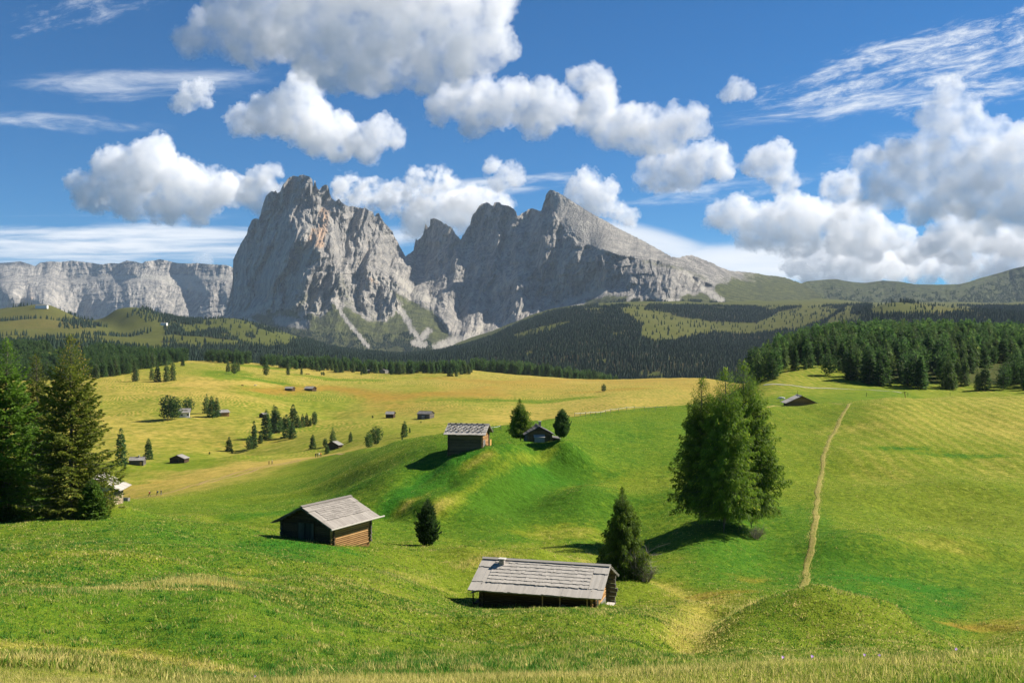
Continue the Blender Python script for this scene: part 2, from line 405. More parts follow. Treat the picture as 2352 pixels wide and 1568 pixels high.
for p in ((2060, 1340, 7, 3.2, 1.0, 2), (2060, 1340, 7, 3.2, .05, 0), (2140, 1245, 7, 3, .75, 0), (2170, 1240, 3.5, 2, .5, 1), (1925, 1350, 3, 2, 1, 2),
          (2080, 1030, 12, 2.5, 1.0, 2), (2080, 1030, 10, 2.0, .1, 0), (2230, 1050, 16, 2.5, .9, 2), (2200, 1048, 12, 1.5, .15, 0),
          (1960, 985, 10, 5, .85, 0), (1650, 1362, 4, 2, .8, 1), (1720, 1330, 4, 3, .6, 1), (1580, 1450, 2.5, 3.5, .9, 0), (1580, 1450, 2.0, 3, .35, 1),
          (2270, 1432, 5, 2.5, .7, 1), (990, 1110, 4, 9, 1.0, 2, 100, -.5), (1130, 1030, 14, 3, .9, 2, 100), (700, 1250, 6, 3, 1.0, 2), (680, 1250, 6, 3, .1, 0),
          (300, 1350, 5, 1.2, .9, 0, 20), (480, 1340, 4, .8, .95, 0, 20), (960, 1330, 4, 2, .75, 0, 40), (860, 1350, 3, 2, .8, 0, 40), (1130, 1290, 4, 3, .75, 0, 40),
          (1300, 1225, 6, 4, .8, 0, 90), (1290, 1240, 5, 3, .3, 1, 90), (1290, 1150, 16, 6, .12, 0, 100), (1080, 1150, 9, 6, .12, 0, 100), (1500, 1110, 14, 8, .5, 0, 100), (1330, 1090, 8, 5, .12, 0, 100),
          (500, 905, 60, 26, .98, 0, 300), (430, 893, 60, 10, .45, 1, 300), (640, 880, 60, 14, .2, 0, 300), (1000, 905, 60, 18, .85, 1, 300), (1240, 878, 120, 14, .8, 1, 300), (1150, 855, 60, 20, .05, 1, 300),
          (1440, 893, 60, 14, .8, 1, 300), (1500, 880, 50, 10, .3, 1, 300), (1150, 918, 80, 20, .25, 0, 300), (900, 925, 40, 14, .4, 1, 300), (1110, 950, 30, 6, .35, 1, 300),
          (700, 985, 30, 14, .5, 0, 300), (480, 1020, 40, 14, .35, 1, 300), (640, 1010, 20, 10, .5, 1, 300), (380, 1100, 30, 14, .15, 1, 300), (300, 1120, 20, 10, .75, 1, 300),
          (600, 842, 40, 18, .3, 0, 300), (520, 855, 26, 40, .25, 0, 300), (760, 870, 60, 20, .35, 0, 300), (1480, 700, 60, 60, .85, 0, 1500), (100, 740, 160, 120, .8, 0, 1500), (60, 752, 120, 60, .35, 1, 1500)):
    patch(*p)

def zone_line(pts, w_, val, ch, dmin=100):
    P = [tuple(hit(a, b, dmin)[:2]) for a, b in pts]; xs = [q[0] for q in P]; ys = [q[1] for q in P]
    k = np.nonzero((_X > min(xs) - 12 - 3 * w_) & (_X < max(xs) + 12 + 3 * w_) & (_D > min(ys) - 12 - 3 * w_) & (_D < max(ys) + 12 + 3 * w_))
    g = np.exp(-(poly_dist(_X[k], _D[k], P) / (w_ * (1 + .5 * fbm2(_X[k] / 5, _D[k] / 5, 2, 6)))) ** 2)
    _Q[k[0], k[1], ch] = _Q[k[0], k[1], ch] * (1 - g) + val * g
zone_line([(890, 1172), (985, 1092), (1100, 1040)], 1.6, .95, 2); zone_line([(890, 1172), (985, 1092), (1100, 1040)], 1.6, .1, 0)
zone_line([(925, 1172), (1010, 1112), (1125, 1042)], 1.3, .95, 0); zone_line([(1000, 1172), (1100, 1122), (1195, 1064), (1270, 1040)], 1.5, .92, 0)
zone_line([(1100, 1150), (1200, 1100), (1290, 1062)], 3.0, .08, 0); zone_line([(950, 1135), (1040, 1090)], 2.2, .08, 0); zone_line([(560, 1185), (700, 1165), (830, 1115)], 3.5, .16, 0); zone_line([(600, 1140), (760, 1100), (900, 1045)], 3, .55, 0)  # dark olive flank growth; its contrast also stands in for shading on the ridges
zone_line([(0, 1480), (300, 1495), (560, 1545)], .8, .85, 0, 12); zone_line([(280, 1345), (560, 1330), (900, 1350)], 1.0, .6, 0, 40); zone_line([(100, 1270), (330, 1280), (560, 1312)], 1.6, .6, 0, 40); zone_line([(260, 1165), (420, 1180), (600, 1212)], 1.6, .6, 0, 80)
zone_line([(1560, 1490), (1590, 1440), (1630, 1385), (1540, 1352), (1330, 1285)], 1.6, .85, 0, 40); zone_line([(2160, 1430), (2260, 1437), (2352, 1440)], 1.0, .6, 1, 60)
zone_line([(285, 1130), (420, 1100), (560, 1076), (700, 1052), (760, 1044)], 11, 1.05, 0, 250); zone_line([(285, 1130), (420, 1105), (560, 1080)], 8, .3, 1, 250); zone_line([(600, 900), (760, 890), (900, 915), (1000, 905)], 22, .8, 1, 400); zone_line([(1000, 868), (1150, 878), (1300, 872), (1560, 872)], 30, .6, 1, 400); zone_line([(420, 884), (520, 880), (620, 884)], 16, 1.05, 0, 400)
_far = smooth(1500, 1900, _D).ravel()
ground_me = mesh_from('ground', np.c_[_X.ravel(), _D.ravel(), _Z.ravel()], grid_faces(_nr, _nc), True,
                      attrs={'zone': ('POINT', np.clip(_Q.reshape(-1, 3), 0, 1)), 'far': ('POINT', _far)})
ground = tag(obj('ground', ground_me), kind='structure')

def ground_material():
    m, t = material('meadow_grass')
    P = geo_pos(t)
    sep = t.new('ShaderNodeSeparateXYZ', {0: t.attr('zone', 'Vector')})
    dry, och, lush = sep.outputs
    far = t.attr('far')
    dist = t.vmath('LENGTH', P, out=1)
    flat = t.vmath('MULTIPLY', P, (1, 1, 0.3))
    n_big = t.noise(flat, 0.035, 4, .6)
    n_mid = t.noise(flat, 0.22, 5, .65)
    n_fine = t.noise(flat, 2.3, 5, .7)
    n_blade = t.noise(t.vmath('MULTIPLY', P, (1, 1, 2)), 11.0, 3, .75)
    # distance picks the grain that can still be told apart
    n_tuft = t.noise(flat, 0.95, 6, .75)
    near = t.range(dist, 25, 140, 1, 0)
    midd = t.range(dist, 150, 700, 1, 0)
    grain = t.mix(near, t.mix(midd, n_mid, t.mix(.55, n_fine, n_tuft)), t.mix(0.55, n_fine, n_blade))
    v = t.math('ADD', dry, t.math('MULTIPLY', t.math('SUBTRACT', n_mid, 0.5), 0.3))
    v = t.math('ADD', v, t.math('MULTIPLY', t.math('SUBTRACT', n_big, 0.5), 0.35))
    v = t.math('ADD', v, t.math('MULTIPLY', t.math('SUBTRACT', grain, 0.5), t.range(dist, 250, 480, 1.25, .55)))
    px_, py_, pz_ = t.new('ShaderNodeSeparateXYZ', {0: P}).outputs
    wv = t.math('SINE', t.math('MULTIPLY', t.math('ADD', t.math('ADD', px_, t.math('MULTIPLY', py_, .22)), t.math('MULTIPLY', t.noise(flat, .018, 2), 46.0)), 2.3))
    wm = t.math('MULTIPLY', t.range(t.noise(flat, .009, 3), .48, .58), t.range(dist, 380, 520, 0, .17))
    v = t.math('ADD', v, t.math('MULTIPLY', wv, wm))
    mw = t.math('SINE', t.math('MULTIPLY', t.math('ADD', px_, t.math('MULTIPLY', t.noise(flat, .05, 2), 5.0)), 2.0))
    v = t.math('ADD', v, t.math('MULTIPLY', mw, t.math('MULTIPLY', t.range(px_, 40, 60), t.range(dist, 150, 210, 0, .08))))
    green = t.mix(lush, (0.060, 0.120, 0.007), (0.032, 0.130, 0.009))
    straw = t.mix(t.range(dist, 260, 420), (0.330, 0.275, 0.055), (0.355, 0.262, 0.060))
    mid = (0.130, 0.172, 0.012)
    c1 = t.mix(t.range(v, 0.12, 0.55), green, mid)
    c2 = t.mix(t.range(v, 0.52, 1.12), c1, straw)
    o = t.math('ADD', och, t.math('MULTIPLY', t.math('SUBTRACT', n_mid, 0.5), 0.9))
    c3 = t.mix(t.range(o, 0.14, 0.95), c2, (0.260, 0.165, 0.026))
    # tussocks, bare scrapes
    dark = t.range(t.noise(flat, 0.9, 4, .7), 0.62, 0.74)
    c4 = t.mix(t.math('MULTIPLY', dark, 0.35), c3, (0.030, 0.050, 0.008))
    fk = t.range(dist, 250, 480, 1.0, .5)
    fine = t.math('ADD', 1.0, t.math('MULTIPLY', t.math('SUBTRACT', t.range(grain, 0.27, 0.73, 0.42, 1.55, 'LINEAR'), 1.0), fk))
    c5 = t.vmath('MULTIPLY', c4, t.new('ShaderNodeCombineXYZ', {0: fine, 1: fine, 2: fine}).outputs[0])
    bare = t.range(t.noise(flat, 0.45, 6, .7), 0.74, 0.78)
    c6 = t.mix(t.math('MULTIPLY', bare, t.range(dist, 30, 400, .8, .15)), c5, (0.10, 0.065, 0.03))
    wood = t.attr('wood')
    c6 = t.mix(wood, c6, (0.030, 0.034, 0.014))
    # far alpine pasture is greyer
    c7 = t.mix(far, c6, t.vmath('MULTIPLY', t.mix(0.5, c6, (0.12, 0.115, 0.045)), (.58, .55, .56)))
    hgt = t.math('ADD', t.math('MULTIPLY', n_fine, 0.6), t.math('MULTIPLY', n_blade, 0.4))
    b1 = bump(t, hgt, 0.16, t.range(dist, 10, 220, 0.9, 0.0))
    b2 = t.new('ShaderNodeBump', {'Height': t.noise(flat, 0.7, 5, .65), 'Distance': 0.5, 'Strength': t.range(dist, 60, 1200, 0.85, 0.35), 'Normal': b1}).outputs[0]
    bs = surf(t, c7, 0.95, 0.04, b2)
    bs.inputs['Sheen Weight'].default_value = 0.0
    return m
ground_me.materials.append(ground_material())

# ------------------------------------------------------------------ ways across the meadow
def ribbon(name, pts, width, mat, lift=0.05, dmin=40.0, step=1.2, wob=0.25, kind='structure', seed=0):
    P = [hit(a, b, dmin)[:2] for a, b in pts]
    P = np.array(P)
    L = np.r_[0, np.cumsum(np.hypot(*np.diff(P, axis=0).T))]
    s = np.arange(0, L[-1], step)
    x = np.interp(s, L, P[:, 0]); y = np.interp(s, L, P[:, 1])
    for _ in range(6):
        x[1:-1] = (x[:-2] + x[1:-1] * 2 + x[2:]) / 4; y[1:-1] = (y[:-2] + y[1:-1] * 2 + y[2:]) / 4
    tx, ty = np.gradient(x), np.gradient(y); n = np.hypot(tx, ty); tx /= n; ty /= n
    x = x + ty * wob * fbm2(s / 9, s * 0 + seed, 3, 5) * width * 1.5; y = y - tx * wob * fbm2(s / 9, s * 0 + seed, 3, 5) * width * 1.5
    cols = np.array([-.62, -.5, -.2, .2, .5, .62])
    ww = width * (1 + 0.45 * fbm2(s / 4, s * 0 + 3.3 + seed, 2, 8))
    XX = x[:, None] + ty[:, None] * cols * ww[:, None]; YY = y[:, None] - tx[:, None] * cols * ww[:, None]
    ZZ = H(XX, YY) + np.array([-.12, lift, lift, lift, lift, -.12])
    me = mesh_from(name, np.c_[XX.ravel(), YY.ravel(), ZZ.ravel()], grid_faces(len(s), 6), True, [mat])
    return tag(obj(name, me), kind=kind)

def path_material(name, a, b, sc=1.2):
    m, t = material(name)
    P = geo_pos(t)
    c = t.mix(t.range(t.noise(P, sc, 5, .7), .35, .65), a, b)
    surf(t, c, 0.95, 0.05, bump(t, t.noise(P, sc * 6, 4, .7), 0.08))
    return m
straw_path = path_material('trodden_straw', (0.29, 0.235, 0.075), (0.19, 0.19, 0.04))
dirt_path = path_material('trodden_earth', (0.26, 0.17, 0.07), (0.32, 0.24, 0.10))
gravel = path_material('pale_gravel', (0.36, 0.34, 0.28), (0.27, 0.25, 0.19))
ribbon('footpath', [(1956, 926), (1940, 945), (1925, 975), (1905, 1010), (1893, 1045), (1888, 1080), (1880, 1120), (1874, 1170), (1872, 1210), (1862, 1260), (1853, 1310), (1845, 1352), (1838, 1368)], 0.7, straw_path, 0.05, 80, 0.5, 0.3)
ribbon('footpath', [(1760, 936), (1850, 930), (1940, 928)], 0.9, straw_path, 0.06, 150, 1, .2, seed=2)
ribbon('footpath', [(300, 1146), (343, 1141), (400, 1128), (470, 1106), (540, 1086), (620, 1068), (690, 1056), (735, 1049), (790, 1043)], 1.6, dirt_path, 0.06, 250, 2, .3, seed=4)
ribbon('footpath', [(445, 1116), (500, 1102), (560, 1087), (640, 1068), (700, 1057)], 1.5, dirt_path, 0.05, 250, 2, .9, seed=7)
ribbon('gravel_road', [(1755, 884), (1820, 887), (1900, 891), (1960, 894), (2020, 897), (2065, 901), (2090, 905)], 1.5, gravel, 0.08, 330, 3, .05)
# ------------------------------------------------------------------ mountains
def crop(ox, oy, s, pts): return [((ox + X / s) / 1.7415, (oy + Y / s) / 1.7415) for X, Y in pts]

sky_main = (crop(850, 650, 1.96, [(60,1240),(100,1170),(130,1060),(155,960),(160,880),(147,810),(165,755),(200,680),(225,630),(270,560),(278,515),(310,450),(340,435),(362,445),(375,415),(385,370),(405,300),(420,260),(465,222),(480,232),(495,220),(510,240),(530,230),(545,185),(575,150),(595,120),(640,103),(670,112),(690,98),(712,94),(735,105),(765,112),(782,135),(790,190),(800,135),(808,150),(815,190),(832,215),(845,205),(862,185),(885,172),(905,182),(915,215),(920,250),(935,280),(965,305),(985,290),(995,288),(1010,310),(1035,330),(1065,345),(1090,340),(1130,350),(1185,360),(1192,345),(1200,360),(1225,375),(1255,385),(1270,425),(1285,400),(1305,395),(1320,430),(1345,470),(1375,500),(1410,540),(1425,580),(1450,620),(1470,660),(1495,705),(1512,735),(1550,710),(1575,690),(1595,590),(1605,610),(1625,600),(1650,565),(1670,480),(1690,510),(1705,500)])
  + crop(1700, 700, 1.96, [(20,360),(40,346),(65,338),(100,350),(130,365),(150,385),(165,380),(185,405),(210,410),(225,440),(245,470),(265,490),(280,505),(300,470),(335,410),(355,390),(360,350),(375,310),(395,290),(425,240),(460,222),(490,215),(520,235),(535,245),(545,212),(580,215),(610,235),(650,240),(690,260),(715,290),(722,320),(740,318),(760,300),(790,285),(820,265),(850,262),(880,275),(900,285),(915,270),(930,220),(940,195),(950,150),(970,125),(990,115),(1015,125),(1050,140),(1090,165),(1130,190),(1190,230),(1220,245),(1270,280),(1340,320),(1400,350),(1500,410),(1600,460),(1700,510),(1800,565),(1870,605),(1930,640),(1990,650),(2030,635),(2090,628),(2140,645),(2200,670),(2270,695)])
  + crop(2730, 900, 1.7218, [(200,262),(260,290),(330,315),(400,320),(500,330),(570,345),(640,350),(700,360),(760,380),(820,402),(900,450),(960,500),(1020,560)]))
sky_plateau = [(-420, 640), (-300, 610), (-150, 616), (-60, 600)] + crop(0, 900, 1.7218, [(0,262),(60,258),(140,250),(190,265),(250,285),(280,258),(350,250),(420,255),(490,245),(560,252),(640,262),(700,272),(760,262),(820,265),(870,245),(920,250),(980,265),(1000,250),(1060,245),(1100,235),(1150,245),(1220,262),(1300,265),(1350,262),(1470,272),(1560,275),(1600,290)]) + [(560, 640), (640, 690)]
sky_right = [(1700, 690), (1780, 668)] + crop(2730, 900, 1.7218, [(780,415),(860,387),(960,378),(1060,372),(1120,385),(1200,395),(1260,398),(1380,382),(1500,390),(1600,408),(1750,410),(1900,408),(1960,395),(2050,365),(2200,325),(2280,300),(2352,285)]) + [(2420, 592), (2550, 560), (2700, 590), (2900, 570), (3150, 610)]

def mountain(name, sky, base, depth, dpx, rows, amps, lean, back, seed, smoothers=None, sil=1.2, lam=0.02):
    sky = np.array(sky); base = np.array(base)
    px = np.arange(sky[0, 0], sky[-1, 0], dpx)
    top = np.interp(px, sky[:, 0], sky[:, 1]) + sil * fbm2(px / 5.0, px * 0, 3, seed + 90) * 1.6
    bot = np.maximum(np.interp(px, base[:, 0], base[:, 1]), top + 6)
    t = np.linspace(0, 1, rows)
    PX = np.broadcast_to(px, (rows, len(px))).copy()
    PY = bot + (top - bot) * t[:, None]
    dp = np.array(depth)
    D0 = TPS(np.c_[dp[:, 0] / 200, dp[:, 1] / 200], dp[:, 2], lam)(PX / 200, PY / 200)
    sc = float(np.mean(dp[:, 2])) / F                     # metres per px
    X, Y = PX * sc, PY * sc
    w1 = fbm2(X / 300, Y / 300, 3, seed) * 38; w2 = fbm2(X / 90, Y / 120, 3, seed + 5) * 8
    Xw = X + lean * (Y - 700 * sc) + w1 + w2
    A = np.ones_like(PX)
    if smoothers is not None: A = smoothers(PX, PY)
    n = 0
    for i, (lx, ly, a) in enumerate(amps):
        aa = A if lx > 20 else A * 0.5 + 0.5
        n = n + a * aa * (0.45 * (ridged2(Xw / lx, Y / ly, 3, seed + 10 * i) - 0.62) + 1.05 * (0.5 - worley2(Xw / lx * .9, Y / ly * .9, seed + 7 * i)))
    lg = (Y + 26 * fbm2(X / 160, Y / 160, 3, seed + 41) + 0.12 * X) / 62.0; fr_ = lg - np.floor(lg)
    n = n + 15 * np.minimum(A, 1) * (np.minimum(fr_ / .75, (1 - fr_) / .25) - .5)
    D = D0 - n
    Xm = (PX - CX) / F * D; Zm = -(PY - CY) / F * D
    V = np.stack([Xm, D, Zm], -1)
    # the far side falls away behind the skyline
    rowsb = [V]
    last = V[-1]
    for k, (dd, dz) in enumerate(back):
        q = last.copy(); q[:, 1] += dd; q[:, 2] -= dz * (0.6 + 0.4 * (q[:, 2] > 0)); q[:, 0] *= (1 + dd / 9000)
        rowsb.append(q[None])
    V = np.concatenate(rowsb, 0)
    return dict(px=px, PX=PX, PY=PY, D=D, D0=D0, V=V, n=n, name=name, nb=len(back), X=X, Y=Y)

def finish_mountain(M, attrs, mat):
    nr, nc = M['V'].shape[:2]
    at = {}
    for k, a in attrs.items():
        a = np.concatenate([a, np.repeat(a[-1:], M['nb'], 0)], 0)
        at[k] = ('POINT', np.clip(a, 0, 1).ravel())
    me = mesh_from(M['name'], M['V'].reshape(-1, 3), grid_faces(nr, nc), False, [mat], attrs=at)
    return tag(obj(M['name'], me), kind='structure')

def rock_material(name, warmth=1.0, vegcol=(0.055, 0.060, 0.026), sc=1.0):
    m, t = material(name)
    P = geo_pos(t)
    st = t.vmath('MULTIPLY', P, (1, 1, .35))
    n1 = t.noise(st, 0.010 * sc, 6, .65); n2 = t.noise(st, 0.045 * sc, 5, .7)
    strata = t.noise(t.vmath('MULTIPLY', P, (.12, .12, 1)), 0.05 * sc, 4, .6)
    base = t.mix(t.range(n1, .3, .7), (0.165, 0.158, 0.148), (0.42, 0.385, 0.335))
    base = t.mix(t.math('MULTIPLY', t.range(n2, .46, .62), .75), base, (0.115, 0.112, 0.11))
    base = t.mix(t.math('MULTIPLY', t.range(strata, .5, .62), .25), base, (0.30, 0.28, 0.24))
    wm = t.math('MULTIPLY', t.range(t.math('ADD', t.attr('warm'), t.math('MULTIPLY', t.math('SUBTRACT', n1, .5), 1.1)), .55, .95), 0.8 * warmth)
    base = t.mix(wm, base, (0.47, 0.31, 0.19))
    sct = t.range(t.math('ADD', t.attr('scree'), t.math('MULTIPLY', t.math('SUBTRACT', n2, .5), .7)), .35, .75)
    base = t.mix(sct, base, t.mix(t.range(n2, .35, .65), (0.42, 0.39, 0.335), (0.31, 0.29, 0.25)))
    vg = t.range(t.math('ADD', t.attr('veg'), t.math('ADD', t.math('MULTIPLY', t.math('SUBTRACT', n2, .5), .9), t.math('MULTIPLY', t.math('SUBTRACT', n1, .5), .5))), .30, .80)
    vc = t.mix(t.range(t.noise(P, 0.02 * sc, 5, .7), .4, .62), vegcol, tuple(c * 1.9 for c in vegcol[:2]) + (vegcol[2] * 1.5,))
    base = t.mix(vg, base, vc)
    surf(t, base, 0.95, 0.05, bump(t, t.noise(st, 0.07 * sc, 6, .75), 16.0 / sc, 0.9))
    return m

# --- the two rock massifs in the middle
depth_main = [(530,620,8150),(516,745,7900),(560,540,8000),(600,470,7800),(650,430,7560),(697,408,7360),(740,430,7350),(800,475,7540),(860,500,7700),(920,575,7850),
 (560,680,7800),(620,600,7520),(680,560,7080),(720,520,7080),(745,560,6860),(780,620,6720),(820,640,6730),(880,600,7150),(830,540,7480),(870,545,7540),(640,700,7050),(700,690,6640),(760,690,6480),(820,690,6520),(880,680,6800),(910,640,7000),(935,640,7550),
 (540,765,7300),(620,775,6500),(700,790,6000),(800,800,5850),(900,800,5850),(930,665,7200),(955,690,6950),(965,740,6400),(970,790,5900),
 (995,505,7900),(950,590,7950),(1045,565,7850),(1000,620,7620),(975,670,7250),(1020,690,7050),(1110,470,7700),(1160,470,7660),(1065,560,7820),(1190,490,7620),(1225,480,7520),
 (1262,440,7340),(1240,520,7200),(1200,600,7060),(1130,610,7200),(1080,660,7100),(1050,720,6900),(1150,690,6820),(1220,680,6680),(1285,640,6680),(1300,560,6880),(1350,595,6520),(1400,588,6340),(1330,680,6420),(1250,715,6350),(1160,755,6300),(1050,795,5900),(1150,790,5800),(1260,760,5700),(1400,670,6120),(1450,640,6120),(1500,625,6100),
 (1300,480,7270),(1350,500,7150),(1400,530,6960),(1450,560,6800),(1500,580,6680),(1550,592,6620),(1350,555,6830),(1420,572,6520),(1325,520,7000),
 (1600,592,6700),(1650,640,6350),(1570,650,6050),(1600,690,5600),(1700,625,6900),(1700,690,5800),(1760,640,7000),(1840,655,7000),(1800,690,5900),(1870,715,5500),(1930,745,5000),(1500,690,5700),(1550,705,5400),(1400,720,5600),(1620,740,4900)]
base_main = [(500,770),(600,790),(700,810),(800,815),(960,812),(1100,805),(1200,790),(1350,760),(1450,745),(1600,745),(1850,735),(1960,750)]

def seg(PX, PY, pts, w):
    return np.exp(-(poly_dist(PX, PY, pts) / w) ** 2)

def slab_mask(PX, PY):
    # the smooth tilted slab right of the second summit
    edge = np.interp(PX, [1255, 1290, 1330, 1380, 1420, 1470, 1540, 1600, 1700, 1850], [450, 520, 560, 575, 590, 592, 606, 640, 690, 700])
    return smooth(1258, 1275, PX) * smooth(6, -6, PY - edge)
foot = [(500,735),(560,725),(620,708),(680,712),(735,724),(762,696),(800,702),(838,730),(880,738),(905,715),(930,690),(950,690),(985,705),(1040,770),(1120,775),(1180,745),(1250,722),(1330,690),(1400,670),(1460,684),(1530,688),(1600,670),(1680,640),(1760,635),(1960,640)]
def ease_main(PX, PY):
    f = np.interp(PX, [a for a, b in foot], [b for a, b in foot])
    return np.clip((1 - 0.82 * slab_mask(PX, PY)) * (1 - 0.85 * smooth(-14, 16, PY - f)) * (1 - .55 * smooth(1640, 1720, PX)), 0.05, 1) * (1 + .55 * smooth(960, 900, PX))

Mm = mountain('mountain', sky_main, base_main, depth_main, 1.15, 330,
              [(420, 1500, 380), (170, 460, 240), (64, 150, 90), (26, 48, 30), (10, 14, 9)], 0.22, [(60, 40), (400, 420), (1200, 1100), (2500, 2000)], 3, ease_main, 1.3)
PX, PY = Mm['PX'], Mm['PY']
fy = np.interp(PX, [a for a, b in foot], [b for a, b in foot])
below = smooth(-8, 14, PY - fy + 14 * fbm2(PX / 26, PY / 26, 3, 7))
scree_lines = [([(768, 690), (795, 735), (845, 795)], 5), ([(893, 680), (930, 725), (948, 760), (968, 788)], 7), ([(912, 628), (925, 650), (960, 680), (1000, 690)], 13), ([(845, 632), (910, 664), (950, 685)], 6), ([(1212, 696), (1180, 725), (1140, 768)], 11), ([(1120, 745), (1080, 772), (1005, 798)], 13), ([(1385, 668), (1330, 682), (1270, 706)], 12), ([(1340, 690), (1310, 715)], 8), ([(560, 722), (600, 705), (640, 690)], 9), ([(570, 735), (600, 752)], 7), ([(640, 735), (700, 745)], 12), ([(1575, 625), (1620, 665), (1655, 690)], 9), ([(970, 775), (985, 760)], 8), ([(1440, 690), (1460, 676)], 4), ([(950, 788), (975, 792)], 9), ([(1160, 690), (1150, 730)], 3), ([(1500, 684), (1560, 690)], 6)]
scree = np.zeros_like(PX)
for pts, wd in scree_lines: scree = np.maximum(scree, seg(PX + 5 * fbm2(PX / 9, PY / 14, 3, 3), PY, pts, wd * .95) * (.72 + .5 * fbm2(PX / 5, PY / 12, 3, 9)))
scree = np.maximum(scree, 0.75 * slab_mask(PX, PY) * smooth(1600, 1500, PX) * 0.62)
veg = below * 0.95
veg = np.maximum(veg, smooth(1560, 1800, PX + 40 * fbm2(PX / 40, PY / 40, 3, 17)) * 0.8 * smooth(-16, 22, PY - np.interp(PX, [1540, 1600, 1660, 1720], [592, 600, 612, 600])))
veg = np.maximum(veg, 0.42 * smooth(640, 720, PY) * smooth(800, 700, np.abs(PX - 800) + 620))
for pts, wd, a in (([(905, 660), (960, 730)], 20, .75), ([(1000, 690), (960, 702)], 10, .6), ([(1300, 490), (1540, 600)], 8, .0), ([(1480, 600), (1560, 615), (1620, 640)], 10, .55), ([(700, 680), (690, 700)], 14, .6), ([(780, 640), (800, 700)], 24, .5)):
    veg = np.maximum(veg, a * seg(PX, PY, pts, wd))
veg_m = veg = veg * (1 - np.clip(scree * 1.6, 0, 1) * (1 - .75 * slab_mask(PX, PY)))
warm = 0.18 + 0 * PX
for pts, wd, a in (([(745, 490), (735, 560)], 20, .95), ([(720, 530), (705, 580)], 14, .8), ([(690, 560), (690, 590)], 14, .6), ([(800, 510), (860, 560)], 16, .35), ([(845, 540), (850, 590)], 12, .6), ([(905, 520), (920, 560)], 16, .7), ([(560, 590), (575, 550)], 12, .6), ([(610, 690), (640, 640)], 14, .75), ([(730, 700), (760, 720)], 14, .5), ([(860, 690), (880, 705)], 14, .5), ([(850, 640), (865, 650)], 12, .7), ([(1060, 600), (1070, 640)], 12, .6), ([(1130, 550), (1110, 590)], 14, .5), ([(1150, 640), (1140, 670)], 10, .5), ([(1395, 610), (1385, 640)], 14, .8), ([(1480, 640), (1470, 670)], 10, .6), ([(1500, 630), (1540, 660)], 20, .45)):
    warm = np.maximum(warm, a * seg(PX, PY, pts, wd))
rock_main = rock_material('limestone')
finish_mountain(Mm, {'veg': veg, 'scree': scree, 'warm': warm}, rock_main)

# --- the long plateau far behind on the left
depth_pl = []
for px in range(-440, 661, 100):
    w_ = 120 * math.sin(px * .013) + (300 - px) * 2.6
    for py, d in ((600, 11800), (634, 11650), (644, 11350), (668, 11050), (700, 10750), (735, 10550), (770, 10300)):
        depth_pl.append((px, py, d + w_))
depth_pl += [(60, 640, 10650), (70, 690, 10100), (20, 680, 10300), (110, 700, 10300), (420, 650, 11300), (440, 680, 11250), (250, 700, 10400), (330, 690, 10600)]
Mp = mountain('mountain', sky_plateau, [(-420, 790), (640, 790)], depth_pl, 1.6, 150,
              [(520, 1100, 240), (200, 420, 110), (70, 160, 42), (26, 40, 12)], 0.1, [(300, 10), (1500, 100), (2500, 1500)], 61, lambda a, b: np.clip(1 - .7 * np.exp(-((b - 640) / 9) ** 2), .2, 1), .5, .05)
PX, PY = Mp['PX'], Mp['PY']
lr = 638 + 6 * fbm2(PX / 60, PX * 0, 3, 2)
scr = 0.9 * np.exp(-((PY - lr) / 7.0) ** 2) * (0.35 + 0.65 * smooth(150, 330, PX)) + seg(PX, PY, [(390, 645), (430, 655), (470, 665)], 12) * .9
for pts in ([(350, 680), (300, 700), (280, 720)], [(420, 690), (440, 730)], [(210, 690), (240, 720)]): scr = np.maximum(scr, .5 * seg(PX, PY, pts, 7))
finish_mountain(Mp, {'veg': .25 * smooth(715, 745, PY), 'scree': scr, 'warm': .12 + .5 * seg(PX, PY, [(68, 650), (74, 700)], 14)}, rock_main)

# --- green ridges on the right
depth_r = []
for px in range(1690, 3200, 100):
    for py, d in ((580, 8600), (640, 8200), (660, 7800), (680, 7300), (705, 6600), (740, 5800)):
        depth_r.append((px, py, d + 160 * math.sin(px * .02) - max(0, px - 2150) * 1.6))
Mr = mountain('mountain', sky_right, [(1690, 760), (3200, 760)], depth_r, 1.8, 130,
              [(330, 2600, 340), (130, 700, 120), (48, 200, 34), (20, 50, 10)], -0.35, [(300, 40), (1500, 400), (2500, 1500)], 87, lambda a, b: smooth(-4, 30, b - np.interp(a, *np.array(sky_right).T)) * .8 + .2, .4, .05)
PX, PY = Mr['PX'], Mr['PY']
finish_mountain(Mr, {'veg': .78 + 0 * PX, 'scree': 0 * PX, 'warm': .1 + 0 * PX}, rock_material('alpine_turf', .5, (0.040, 0.047, 0.018)))
# ------------------------------------------------------------------ trees
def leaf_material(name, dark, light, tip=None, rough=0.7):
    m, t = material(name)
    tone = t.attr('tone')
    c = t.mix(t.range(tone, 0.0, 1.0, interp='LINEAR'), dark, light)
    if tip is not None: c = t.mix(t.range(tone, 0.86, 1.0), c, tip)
    oi = t.new('ShaderNodeObjectInfo').outputs['Random']
    k = t.range(oi, 0, 1, 1.0, 1.6, 'LINEAR')
    c = t.vmath('MULTIPLY', c, t.new('ShaderNodeCombineXYZ', {0: k, 1: k, 2: k}).outputs[0])
    d = t.new('ShaderNodeBsdfPrincipled', {'Base Color': c, 'Roughness': rough, 'Specular IOR Level': 0.25})
    tr = t.new('ShaderNodeBsdfTranslucent', {'Color': c})
    mx = t.new('ShaderNodeMixShader', {0: 0.48, 1: d.outputs[0], 2: tr.outputs[0]})
    t.link(mx.outputs[0], t.out.inputs['Surface'])
    return m
L_SPRUCE = leaf_material('spruce_needles', (0.046, 0.100, 0.012), (0.135, 0.230, 0.022), (0.24, 0.25, 0.03))
